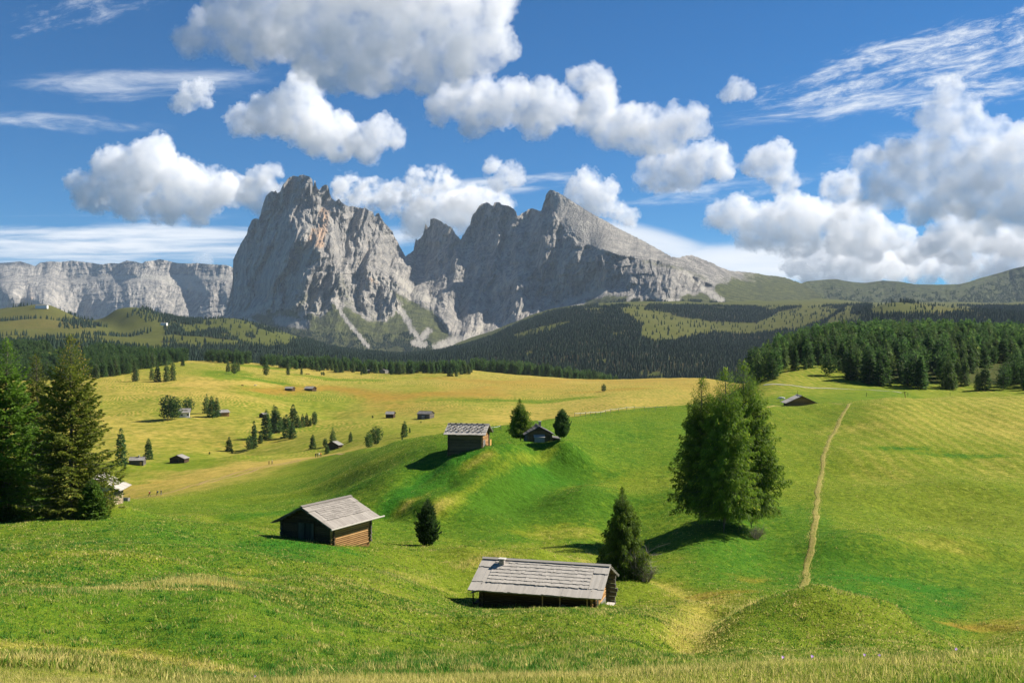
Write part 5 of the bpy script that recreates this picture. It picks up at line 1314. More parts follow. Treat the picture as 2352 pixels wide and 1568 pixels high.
# --- far small huts
def small_hut(name, px, py, wpx, depth, hr, yaw, label, seed, wall=LOG_G, roof=SHINGLE, pitch=24, og=.4, oe=.45, base=None, cat='hut', group=None, dmin=250, d=None, sink=0.0):
    p = hit(px, py, dmin) if d is None else ground_at(px, d)
    L = wpx * p[1] / F
    h = Hut(name, (p[0], p[1], p[2] - sink), R(yaw), L, depth, hr, R(pitch), og, oe, label, seed, group, cat)
    h.Ls = (h.W / 2 + h.oe) / h.cp
    h.logs(-1.0, wall, .16, .12 if wall is not WHITE else .0, n=6) if wall is not WHITE else None
    if wall is WHITE:
        sp = Soup(); Lh, Wh = L / 2, depth / 2
        V = np.array([(x, y, z) for x in (-Lh, Lh) for (y, z) in ((-Wh, -1.2), (Wh, -1.2), (Wh, h.he), (0, hr - .15), (-Wh, h.he))], float)
        sp.add(V, np.array([(0, 1, 6, 5), (1, 2, 7, 6), (2, 3, 8, 7), (3, 4, 9, 8), (4, 0, 5, 9), (0, 4, 2, 1), (4, 3, 2, 2), (5, 6, 7, 9), (9, 7, 8, 8)][:6] + [(5, 6, 7, 9)]), .5)
        me = bpy.data.meshes.new('wall'); me.from_pydata([tuple(v) for v in V], [], [(0, 5, 6, 1), (1, 6, 7, 2), (2, 7, 8, 3), (3, 8, 9, 4), (4, 9, 5, 0), (0, 1, 2, 3, 4), (5, 9, 8, 7, 6)]); me.materials.append(WHITE)
        obj('wall', me, h.e)
    h.roof(roof, .5, 2, .4, .5, detail=False, tone=(.55, 1.0))
    return h
h = small_hut('long_hut', 316, 1066, 30, 4.6, 3.0, 8, 'long grey hut with a small chimney between two dark spruces', 201, LOG_G, SHINGLE_M, 22); h.chimney(.6, h.Ls - .3, .5, .6)
h.boards('door', 'f', 1.4, 2.2, -.5, 1.2, PLANK_O, .17, .25)
h = small_hut('grey_hut', 412, 1062, 22, 6.3, 3.3, 82, 'dark grey gable-fronted hut alone right of the long grey hut', 202, LOG_D, SHINGLE_M, 22, .5, .5)
h.boards('door', 'l', -.9, -.1, -.4, 1.4, PLANK_D, .2, .25)
h = small_hut('farmhouse', 424, 957, 22, 6.0, 5.4, 16, 'white farmhouse with grey roof beside the big dark pines', 203, WHITE, SHINGLE_M, 32, .7, .9, cat='house', dmin=400)
for a in (-2.0, 1.6): 
    wn = h.boards('window', 'f', a, a + .9, 1.0, 2.0, GLASS, .04, .9)
    sp = Soup(); [box(sp, a - .1, a, -h.W / 2 - .08, -h.W / 2 - .01, .95, 2.05), box(sp, a + .9, a + 1.0, -h.W / 2 - .08, -h.W / 2 - .01, .95, 2.05)]; h.add('window_frame', sp, LOG_D, None, False, wn)
sp = Soup(); box(sp, -.9, 1.9, -2.3, -.9, 3.2, 4.5, .5); dm = h.add('dormer', sp, PLANK_D); sp = Soup(); box(sp, -.2, 1.7, -2.42, -2.3, 3.2, 3.75, .5); h.add('balcony', sp, TERRA, None, False, dm); h.chimney(-2.2, h.Ls - .5, .6, .8, WHITE)
sp = Soup(); box(sp, -h.L / 2 - .4, h.L / 2 + 1.2, -h.W / 2 - 1.2, -h.W / 2 - .02, -1.2, -.25, .6); h.add('terrace', sp, STONE_P)
h = small_hut('barn', 512, 954, 20, 7.0, 3.8, 36, 'brown plank barn with grey roof just right of the dark spruces', 204, LOG_W, SHINGLE_M, 20, .6, .8, cat='barn', dmin=400)
small_hut('hay_hut', 606, 959, 14, 4.0, 3.2, 60, 'small dark hut half hidden behind the ragged grove spruces', 205, LOG_D, SHINGLE_M, 24, dmin=400)
small_hut('hay_hut', 897, 959, 17, 5.0, 4.2, -8, 'small hay hut with pale roof left of the dark-roofed hut', 206, LOG_D, SHINGLE_M, 27, .6, .7, dmin=350)
h = small_hut('hay_hut', 978, 961, 30, 6.5, 4.6, -20, 'larger grey hay hut with a dark roof and little annex on the golden meadow', 207, LOG_G, SHINGLE_D, 22, .5, .6, dmin=350)
sp = Soup(); box(sp, -.6, 1.0, -h.W / 2 - 1.5, -h.W / 2 - .16, -.6, 1.5, .6); an = h.add('annex', sp, PLANK_G); sp = Soup(); hexa(sp, [(-.8, -h.W / 2 - 1.7, 1.55), (1.2, -h.W / 2 - 1.7, 1.55), (-.8, -h.W / 2 - .16, 1.95), (1.2, -h.W / 2 - .16, 1.95), (-.8, -h.W / 2 - 1.7, 1.65), (1.2, -h.W / 2 - 1.7, 1.65), (-.8, -h.W / 2 - .16, 2.05), (1.2, -h.W / 2 - .16, 2.05)], .7); h.add('annex_roof', sp, SHINGLE, None, False, an)
small_hut('hay_hut', 666, 897, 17, 6, 3.6, -14, 'pale-roofed hay hut, left one of the pair on the far green patch', 208, LOG_D, SHINGLE_M, 20, .6, .9, dmin=500)
h = small_hut('hay_hut', 713, 897.5, 20, 7, 4.2, -22, 'pale-roofed hay hut with open lean-to, right one of the far pair', 209, LOG_D, SHINGLE_M, 24, .7, .9, dmin=500)
small_hut('hay_hut', 842, 856.5, 14, 6, 4.0, 10, 'smallest and leftmost hay hut of the row near the upper forest edge', 210, LOG_G, SHINGLE_D, 18, dmin=600)
small_hut('hay_hut', 883, 857, 20, 7, 5.0, 70, 'hay hut with a pale front in the row near the upper forest edge', 211, PLANK_G, SHINGLE_D, 20, dmin=600)
small_hut('hay_hut', 908, 854.5, 18, 6, 6.5, -5, 'tall dark hay hut with flat roof in the row near the upper forest edge', 212, LOG_D, SHINGLE, 14, dmin=600)
small_hut('hay_hut', 993, 851.5, 15, 6, 4.2, -8, 'low hay hut, left of two beside the far belt of trees', 213, LOG_G, SHINGLE_D, 18, dmin=600)
small_hut('hay_hut', 1013, 850.8, 12, 6, 5.4, 40, 'taller hay hut, right of two beside the far belt of trees', 214, LOG_G, SHINGLE_D, 20, dmin=600)
small_hut('hay_hut', 769, 1050, 14, 6, 3.4, 64, 'hut sunk behind the green slope with only its pale roof showing', 215, LOG_D, SHINGLE_M, 24, .6, .6, d=452, sink=-.2)
h = small_hut('alpine_hut', 1836, 930, 44, 7.6, 4.5, 86, 'hut behind the right-hand crest with only its grey gable roof showing', 216, LOG_W, SHINGLE, 25, .9, .9, d=292)
h.e.location.z = -(908.8 - CY) / F * 289 - 4.5; sp = Soup(); cyl(sp, (-1.5, .8, 3), (-1.5, .8, 5.9), .05, .3, 6); h.add('mast', sp, PLANK_D)
p = ground_at(222, 205)
h = Hut('stone_house', (p[0], p[1], p[2] + .1), R(97), 7.0, 8.6, 6.3, R(25), .9, 1.6, 'boarded house on a rubble stone base half hidden behind the big olive spruce', 217, None, 'house')
h.Ls = (h.W / 2 + h.oe) / h.cp
h.stone_base(-2.0, 2.6); h.logs(2.65, PLANK_G, .15, .1); h.roof(SHINGLE, .3, 3, .8, .4, border=False); h.rafters(LOG_G)
h.boards('plank_wall', 'l', -3.6, 0.5, 2.7, 4.4, PALE, .2, .3); h.boards('window', 'l', -3.2, -2.0, .9, 2.0, GLASS, .12, 1.2)
tr_ = empty('water_trough', tuple(hit(286, 1150, 150)), R(-12), 'grey plank trough at the corner of the stone-based house', 'trough')
sp = Soup(); box(sp, -1.1, 1.1, -.4, -.32, 0, .75, .8); box(sp, -1.1, 1.1, .32, .4, 0, .75, .8); box(sp, -1.1, -1.02, -.318, .318, 0, .75, .7); box(sp, 1.02, 1.1, -.318, .318, 0, .75, .7); box(sp, -1.015, 1.015, -.315, .315, .0, .3, .4); obj('basin', sp.mesh('basin', [PLANK_G]), tr_)
sp = Soup(); cyl(sp, (.95, .55, -.3), (.95, .55, 1.1), .07, .7, 6); obj('post', sp.mesh('post', [LOG_W]), tr_)
small_hut('mountain_hotel', 96, 708, 26, 14, 12, 4, 'long white building on the crest of the far left hill', 220, WHITE, SHINGLE_D, 18, dmin=2600, cat='house')
small_hut('mountain_hut', 377, 747, 14, 10, 9, -6, 'tiny white hut in the saddle of the far left hills', 221, WHITE, SHINGLE_D, 18, dmin=2400, cat='house')
# ------------------------------------------------------------------ fences, people, animals
def fence_line(name, pts, n, h, label, mat_post, mat_rope, dmin, r=.05, rope=True, sag=.12):
    P = np.array([hit(a, b, dmin) for a, b in pts]); L = np.r_[0, np.cumsum(np.linalg.norm(np.diff(P[:, :2], axis=0), axis=1))]
    s = np.linspace(0, L[-1], n); x = np.interp(s, L, P[:, 0]); y = np.interp(s, L, P[:, 1]); z = H(x, y)
    e = empty(name, (x[0], y[0], z[0]), 0, label, 'fence')
    o = np.array((x[0], y[0], z[0]))
    for k in range(n):
        sp = Soup(); cyl(sp, np.array((x[k], y[k], z[k] - .2)) - o, np.array((x[k] + .03, y[k], z[k] + h)) - o, r, .6, 6); obj('post', sp.mesh('post', [mat_post]), e)
    if rope:
        sp = Soup()
        for k in range(n - 1):
            for hh_ in ((h * .92,) if rope == 1 else (h * .92, h * .5)):
                t_ = np.linspace(0, 1, 5); q = np.c_[x[k] + (x[k + 1] - x[k]) * t_, y[k] + (y[k + 1] - y[k]) * t_, z[k] + hh_ + (z[k + 1] - z[k]) * t_ - sag * 4 * t_ * (1 - t_)] - o
                sp.add(*tube(q, .035, 4), .8)
        obj('rope', sp.mesh('rope', [mat_rope]), e)
    return e
TAPE = plain('white_tape', (.62, .62, .58))
fence_line('rope_fence', [(1320, 957), (1400, 948), (1460, 942), (1530, 941)], 14, .95, 'pale tape fence running along the crest right of the round pine', PLANK_G, TAPE, 150)
fence_line('rope_fence', [(1150, 986), (1100, 997), (1060, 1006)], 6, .8, 'pale tape fence between the two huts on the hill', PLANK_G, TAPE, 150)
for k, (a, b) in enumerate(((1990, 911), (2085, 910), (2182, 909))):
    p = hit(a, b, 200); sp = Soup(); cyl(sp, (0, 0, -.2), (.05, 0, 1.5), .06, .3, 6)
    tag(obj('fence_post', sp.mesh('fence_post', [PLANK_D]), None, tuple(p)), ('thin grey stake on the right-hand crest nearest the gable roof', 'thin grey stake on the crest next to the leaning red-brown post', 'thin grey stake on the crest farthest from the gable roof')[k], 'post')
p = ground_at(2079, 300); e = empty('signpost', tuple(p), 0, 'leaning red-brown wooden post with a crosspiece behind the right-hand crest', 'post')
sp = Soup(); cyl(sp, (.25, 0, -.2), (-.2, 0, 2.6), .10, .3, 7); obj('post', sp.mesh('post', [plain('red_wood', (.22, .09, .04))]), e)
sp = Soup(); cyl(sp, (-.75, 0, 2.35), (.4, 0, 2.5), .07, .3, 6); obj('crosspiece', sp.mesh('crosspiece', [PLANK_D]), e)

def skin_mesh(name, verts, edges, radii, mats, sub=1, slot=None):
    me = bpy.data.meshes.new(name); me.from_pydata(verts, edges, [])
    o = bpy.data.objects.new(name, me); COL.objects.link(o)
    o.modifiers.new('skin', 'SKIN')
    for i, r in enumerate(radii): me.skin_vertices[0].data[i].radius = (r, r)
    me.skin_vertices[0].data[0].use_root = True
    o.modifiers.new('sub', 'SUBSURF').levels = sub
    dg = bpy.context.evaluated_depsgraph_get()
    out = bpy.data.meshes.new_from_object(o.evaluated_get(dg)); out.name = name
    bpy.data.objects.remove(o); bpy.data.meshes.remove(me)
    out.materials.clear()
    for m in mats: out.materials.append(m)
    for p_ in out.polygons:
        p_.use_smooth = True
        if slot: p_.material_index = slot(p_.center)
    return out
SKIN = plain('skin', (.50, .30, .21), .6, 3, .05); HAIR = plain('dark_hair', (.05, .035, .025))
def cloth(n, c): return plain(n, c, .9, 6, .12)
def person(px, py, jacket, legs, hat, stride, face, label, dmin, h=1.74, pack=None, group=None):
    p = hit(px, py, dmin); k = h / 1.74; st = stride
    V = [(0, 0, .95), (0, 0, 1.15), (0, .01, 1.36), (.02, 0, 1.48), (.03, 0, 1.56), (.04, 0, 1.66), (.03, 0, 1.72),
         (0, .10, .92), (st * .45, .10, .52), (st * .55, .10, .09), (st * .55 + .17, .10, .04), (0, -.10, .92), (-st * .3, -.10, .50), (-st * .75, -.10, .14), (-st * .75 + .13, -.10, .03),
         (.0, .20, 1.40), (-st * .35, .25, 1.13), (-st * .2, .24, .90), (-st * .12, .24, .80), (.0, -.20, 1.40), (st * .3, -.25, 1.13), (st * .55, -.22, .95), (st * .66, -.22, .88), (.10, 0, 1.63)]
    E = [(0, 1), (1, 2), (2, 3), (3, 4), (4, 5), (5, 6), (0, 7), (7, 8), (8, 9), (9, 10), (0, 11), (11, 12), (12, 13), (13, 14), (2, 15), (15, 16), (16, 17), (17, 18), (2, 19), (19, 20), (20, 21), (21, 22), (5, 23)]
    Rr = [.14, .145, .15, .07, .065, .10, .07, .095, .07, .05, .045, .095, .07, .05, .045, .07, .05, .04, .04, .07, .05, .04, .04, .025]
    def slot(c):
        if c.z > 1.655: return 3
        if c.z > 1.47 or (c.z < .97 and abs(c.y) > .19): return 0
        return 1 if c.z > .93 else 2
    me = skin_mesh('person', [tuple(q * k for q in v) for v in V], E, [r * k for r in Rr], [SKIN, jacket, legs, hat], 1, slot)
    o = obj('person', me, None, tuple(p)); o.rotation_euler = (0, 0, face); tag(o, label, 'person', group)
    if pack:
        sp = Soup(); box(sp, -.36, -.13, -.17, .17, 1.0, 1.46, .5); me = sp.mesh('backpack', [pack]); b = obj('backpack', me, None, tuple(p)); b.rotation_euler = (0, 0, face)
        md = b.modifiers.new('bevel', 'BEVEL'); md.width = .06; md.segments = 2
        tag(b, pack['label_text'], 'backpack')
    return o
RED, NAVY, TEAL, BLK, WHT, ORG, KHK, GRY = [cloth(n, c) for n, c in (('red_cloth', (.55, .05, .02)), ('navy_cloth', (.02, .03, .07)), ('teal_cloth', (.03, .12, .12)), ('black_cloth', (.02, .02, .022)), ('white_cloth', (.7, .7, .68)), ('orange_cloth', (.60, .18, .03)), ('khaki_cloth', (.16, .13, .08)), ('grey_cloth', (.18, .19, .21)))]
def packm(n, c, lab): m = cloth(n, c); m['label_text'] = lab; return m
person(343, 1140, RED, NAVY, WHT, .5, math.pi * .95, 'hiker in a red jacket and white cap striding on the dirt path', 250, 1.78, packm('pack_cloth', (.03, .04, .06), 'dark backpack worn by the hiker in the red jacket'))
person(361, 1138, NAVY, KHK, HAIR, .42, math.pi * .95, 'hiker in shorts with dark teal backpack in the middle of three', 250, 1.78, packm('teal_pack', (.03, .13, .12), 'teal backpack of the middle hiker'))
person(370, 1137, BLK, GRY, WHT, .12, math.pi * .9, 'hiker in black with a white cap at the rear of the three', 250, 1.74)
person(618, 1067, BLK, NAVY, HAIR, .4, math.pi, 'dark-clothed hiker of a pair on the golden slope', 300); person(625, 1066, GRY, NAVY, WHT, .3, math.pi, 'hiker in pale grey of a pair on the golden slope', 300)
for k, (a, j, hat, lab) in enumerate(((725, BLK, HAIR, 'black-clothed walker at the left of the group of four'), (729, KHK, HAIR, 'walker in brownish yellow in the group of four'), (733, WHT, WHT, 'walker in white in the group of four'), (737, ORG, HAIR, 'walker in orange at the right of the group of four'))):
    person(a, 1050 - k * .4, j, NAVY if k != 2 else GRY, hat, .15, 1.2 + k * .4, lab, 300)
# cows
CW, CB = plain('white_hide', (.62, .58, .52), .8, 2, .15), plain('brown_hide', (.10, .05, .03), .8, 2, .2)
def cow_mesh(m):
    V = [(-.75, 0, 1.12), (-.2, 0, 1.06), (.35, 0, 1.08), (.72, 0, 1.15), (1.0, 0, 1.12), (1.22, 0, .95), (1.45, 0, .72), (-.95, 0, 1.15), (-1.02, 0, .8), (-1.0, 0, .45)]
    E = [(0, 1), (1, 2), (2, 3), (3, 4), (4, 5), (5, 6), (0, 7), (7, 8), (8, 9)]; Rr = [.30, .36, .36, .30, .2, .16, .1, .06, .03, .05]
    for (x, y) in ((-.75, .2), (-.75, -.2), (.55, .18), (.55, -.18)):
        b = len(V); s = -1 if x < 0 else 1
        V += [(x, y, .85), (x + (.10 if s < 0 else -.02), y, .55), (x - .06 * (s < 0), y, .32), (x, y, .03)]; E += [(0 if x < 0 else 2, b), (b, b + 1), (b + 1, b + 2), (b + 2, b + 3)]; Rr += [.16, .09, .06, .065]
    for y in (.13, -.13): V.append((1.12, y, 1.13)); E.append((5, len(V) - 1)); Rr.append(.04)
    return skin_mesh('cow', V, E, Rr, [m], 1)
CM = [cow_mesh(CW), cow_mesh(CB)]
for X, Y, c, m, rz, lab in ((2120, 660, A5, 0, .2, 'white cow grazing on the green patch left of the far hut pair'), (1970, 660, A5, 1, 2.9, 'brown cow grazing on the green patch left of the white cow'), (488, 203, A3, 1, .1, 'dark cow, left of two below the thin larch'), (516, 202, A3, 1, 3.0, 'dark cow, right of two below the thin larch'),
        (1042, 142, A3, 1, .6, 'dark cow standing uphill of the smallest far hay hut'), (1080, 150, A3, 1, 3.1, 'dark cow, left of two close together above the smallest hay hut'), (1106, 151, A3, 1, .2, 'dark cow, right of two close together above the smallest hay hut'), (1158, 151, A3, 1, 2.8, 'dark cow right above the smallest far hay hut')):
    a, b = at_crop(*c, X, Y); p = hit(a, b, 500); o = obj('cow', CM[m], None, tuple(p)); o.rotation_euler = (0, 0, rz); tag(o, lab, 'cow')
p = ground_at(1796, 318); p[2] = H(p[0], p[1]); o = obj('cow', CM[0], None, tuple(p)); o.rotation_euler = (0, 0, 3.0); tag(o, 'pale cow just left of the gable roof behind the crest', 'cow')

# ------------------------------------------------------------------ grass close by: real blades
def grass_material():
    m, t = material('grass_blades')
    z = t.attr('tint', 'Color')
    d = t.new('ShaderNodeBsdfPrincipled', {'Base Color': z, 'Roughness': .75, 'Specular IOR Level': .2}); tr = t.new('ShaderNodeBsdfTranslucent', {'Color': z})
    mx = t.new('ShaderNodeMixShader', {0: .45, 1: d.outputs[0], 2: tr.outputs[0]}); t.link(mx.outputs[0], t.out.inputs['Surface']); return m
GRASS = grass_material()
def grass(name, x, y, hgt, wid, seed, dryness=0.0, lean=.45):
    """three-cornered blades at the given places"""
    rg = np.random.RandomState(seed); n = len(x)
    z = H(x, y); u = CX + F * x / y
    wu = u + 55 * fbm2(x / y * 9, np.log(y) * 5, 4, 71); wd = y * np.exp(.10 * fbm2(x / y * 8 + 5, np.log(y) * 6, 4, 73))
    iu = np.clip(np.searchsorted(_U[0], u), 0, _nc - 1); iy = np.clip(np.searchsorted(_D[:, 0], y), 0, _nr - 1); Q = _Q[iy, iu]
    dry = np.clip(Q[:, 0] + dryness + .5 * fbm2(x / 1.6, y / 1.6, 3, 5) + .28 * rg.normal(size=n), 0, 1.2); lush = Q[:, 2]; och = Q[:, 1]
    g = np.array([.066, .130, .009]) * (1 - lush[:, None]) + np.array([.028, .135, .018]) * lush[:, None]
    c = g + (np.array([.165, .19, .028]) - g) * smooth(.12, .55, dry)[:, None]
    c = c + (np.array([.42, .35, .12]) - c) * smooth(.5, 1.0, dry)[:, None]
    c = c + (np.array([.32, .20, .04]) - c) * (smooth(.2, 1, och) * .7)[:, None]
    c = np.clip(c * rg.uniform(1.2, 2.0, (n, 1)), 0, .8)
    th = rg.uniform(0, 6.283, n); ln = np.abs(rg.normal(size=n)) * lean; h = hgt * rg.uniform(.5, 1.3, n); w_ = wid * rg.uniform(.6, 1.4, n); ph = rg.uniform(0, 6.283, n)
    b = np.c_[x, y, z - .01]; s = np.c_[np.cos(ph), np.sin(ph), 0 * ph] * w_[:, None] * .5
    tip = b + np.c_[np.cos(th) * ln * h, np.sin(th) * ln * h, h]
    V = np.stack([b - s, b + s, tip], 1).reshape(-1, 3)
    me = mesh_from(name, V, np.arange(3 * n).reshape(-1, 3), False, [GRASS])
    a = me.color_attributes.new('tint', 'FLOAT_COLOR', 'POINT'); a.data.foreach_set('color', np.c_[np.repeat(c, 3, 0), np.ones(3 * n)].astype(np.float32).ravel())
    return tag(obj(name, me), kind='stuff')
def sow(n, d0, d1, seed, power=1.0, u0=-160, u1=2520):
    rg = np.random.RandomState(seed); y = d0 * (d1 / d0) ** (rg.rand(n) ** power); u = rg.uniform(u0, u1, n); x = (u - CX) / F * y
    return x, y
x, y = sow(150000, 4.2, 13.5, 1); dd_ = .05 + 0 * x
grass('grass', x, y, .042 * (1 + .5 * fbm2(x / .8, y / .8, 2, 3)), .007, 2, .05, .6)
x, y = sow(160000, 12, 50, 3); grass('grass', x, y, .10 * (1 + .4 * fbm2(x / 2.5, y / 2.5, 2, 3)), .032, 4, 0, .6)
x, y = sow(330000, 45, 300, 5, 1.1); grass('grass', x, y, .095 * (1 + .4 * fbm2(x / 3, y / 3, 2, 3)) * (.45 + .55 * smooth(320, 120, y)), .055 + y * .0006, 6, 0, .7)
# tall pale stalks along the little crests
def stalks(pts, n, hgt, spread, seed, dmin, wid=.018):
    rg = np.random.RandomState(seed); P = np.array([hit(a, b, dmin)[:2] for a, b in pts]); L = np.r_[0, np.cumsum(np.linalg.norm(np.diff(P, axis=0), axis=1))]
    s = rg.uniform(0, L[-1], n); c = noise2(s / 1.4, s * 0 + seed, 3) > -.25; s = s[c]
    x = np.interp(s, L, P[:, 0]) + rg.normal(size=len(s)) * spread; y = np.interp(s, L, P[:, 1]) + rg.normal(size=len(s)) * spread
    return x, y, hgt * (1 + .6 * noise2(s / .9, s * 0, 9)), wid
X_, Y_, H_, W_ = [], [], [], []
for a in (([(110, 1372), (250, 1355), (380, 1345), (470, 1340)], 1500, .2, 1.0, 1, 20), ([(380, 1344), (480, 1338), (560, 1342)], 1000, .38, .7, 2, 20), ([(850, 1345), (960, 1328), (1010, 1318)], 900, .34, .7, 3, 40), ([(1050, 1305), (1110, 1285), (1160, 1270)], 900, .35, .7, 4, 40, .03), ([(1565, 1490), (1585, 1450), (1600, 1425)], 900, .3, .8, 5, 30, .03), ([(1620, 1362), (1700, 1384), (1730, 1388)], 700, .3, .6, 6, 60, .04)):
    r_ = stalks(*a); X_.append(r_[0]); Y_.append(r_[1]); H_.append(r_[2]); W_.append(0 * r_[2] + r_[3])
grass('dry_grass', np.concatenate(X_), np.concatenate(Y_), np.concatenate(H_), np.concatenate(W_), 7, .8, .35)
def clumps(n, d0, d1, per, sp, seed):
    rg = np.random.RandomState(seed); x, y = sow(n, d0, d1, seed, 1.2); s_ = sp * rg.uniform(.4, 1.3, n)
    return np.repeat(x, per) + rg.normal(size=n * per) * np.repeat(s_, per), np.repeat(y, per) + rg.normal(size=n * per) * np.repeat(s_, per)
x, y = clumps(1500, 19, 110, 26, .16, 21); grass('grass', x, y, .17 + 0 * x, .025 + y * .0005, 22, -.35, .7)
x, y = clumps(900, 19, 130, 22, .2, 23); grass('dry_grass', x, y, .19 + 0 * x, .018 + y * .0004, 24, .45, .6)
# ragged edges along the trodden line, weeds at the walls
pp = [(1940, 945), (1905, 1010), (1888, 1080), (1874, 1170), (1862, 1260), (1853, 1310), (1840, 1366)]
P = np.array([hit(a, b, 80)[:2] for a, b in pp]); L = np.r_[0, np.cumsum(np.linalg.norm(np.diff(P, axis=0), axis=1))]; rg = np.random.RandomState(31); s_ = rg.uniform(0, L[-1], 5200)
x = np.interp(s_, L, P[:, 0]) + rg.choice([-1, 1], len(s_)) * np.abs(rg.normal(.38, .16, len(s_))) ; y = np.interp(s_, L, P[:, 1]) + rg.normal(size=len(s_)) * .3
grass('dry_grass', x, y, .16 + 0 * x, .07 + 0 * x, 32, .35, .7)
xs_, ys_ = [], []
for hh in (h1, h2, h3, h4):
    for k in range(900):
        a = rg.uniform(-1, 1); sd = rg.randint(4); o_ = abs(rg.normal()) * .22 + .16
        q = {0: (a * hh.L / 2, -hh.W / 2 - o_), 1: (a * hh.L / 2, hh.W / 2 + o_), 2: (-hh.L / 2 - o_, a * hh.W / 2), 3: (hh.L / 2 + o_, a * hh.W / 2)}[sd]
        p = hh.world(q[0], q[1], 0); xs_.append(p.x); ys_.append(p.y)
grass('grass', np.array(xs_), np.array(ys_), .30 + 0 * np.array(xs_), .035 + 0 * np.array(xs_), 33, -.1, .5)
x, y = sow(4000, 5.5, 12.5, 9); grass('dry_grass', x, y, .085, .005, 10, .6, .5)
# little crocuses in the grass
PETAL = leaf_material('crocus_petals', (.42, .24, .55), (.58, .40, .70)); STALK = leaf_material('flower_stalk', (.35, .38, .25), (.5, .5, .4))
fl = bpy.data.meshes.new('x'); sp = Soup(); rg = np.random.RandomState(2)
for i in range(6):
    a = i * 1.047; pts = np.array([[.006 * math.cos(a), .006 * math.sin(a), .07], [.022 * math.cos(a), .022 * math.sin(a), .10], [.034 * math.cos(a), .034 * math.sin(a), .135]]); sd = np.array([-math.sin(a), math.cos(a), 0]) * .013
    sp.add(np.array([pts[0], pts[1] - sd, pts[2], pts[1] + sd]), np.array([[0, 1, 2, 3]]), rg.rand())
petm = sp.mesh('petals', [PETAL]); sp = Soup(); cyl(sp, (0, 0, -.02), (0, 0, .075), .005, .5, 6); stm = sp.mesh('stalk', [STALK])
for k, (a, b, d_, lab) in enumerate(((1796, 1520, 8, 'lilac crocus leftmost of those on the dry foreground crest'), (1863, 1526, 7.6, 'widest open lilac crocus on the dry foreground crest'), (1986, 1522, 7.8, 'lilac crocus lowest in the grass of the foreground crest'), (2022, 1510, 8.2, 'lilac crocus standing upright behind a grass tuft on the crest'), (2195, 1513, 7.9, 'lilac crocus farthest right on the foreground crest'), (583, 1556, 8.4, 'pale lilac crocus alone near the bottom of the meadow'))):
    p = ground_at(a, d_); e = empty('crocus', tuple(p), k * 1.3, lab, 'flower', 'crocuses on the foreground crest'); e.scale = [.38] * 3; e.rotation_euler = (.2 * math.sin(k), .2, k)
    obj('petals', petm, e); obj('stalk', stm, e)
# ------------------------------------------------------------------ clouds: real bodies of scattering droplets, far behind the mountains
def cloud_material(name, dens, ragged):
    """droplets, thinning out in torn shreds where the noise runs low"""
    m = bpy.data.materials.new(name); m.use_nodes = True; m.node_tree.nodes.clear(); t = NT(m.node_tree)
    o = t.new('ShaderNodeOutputMaterial'); P = geo_pos(t)
    n = t.noise(P, .0032, 3, .62)
    d = t.math('MULTIPLY', t.range(n, ragged - .07, ragged + .10), dens)
    v = t.new('ShaderNodeVolumeScatter', {'Color': (1, 1, 1), 'Density': d, 'Anisotropy': 0.0})
    t.link(v.outputs[0], o.inputs['Volume']); return m
DROPS = cloud_material('cloud_droplets', .0017, .37); DROPS_L = cloud_material('light_droplets', .0011, .36); DROPS2 = cloud_material('thin_droplets', .0024, .52); DROPS3 = cloud_material('veil_droplets', .0015, .45)

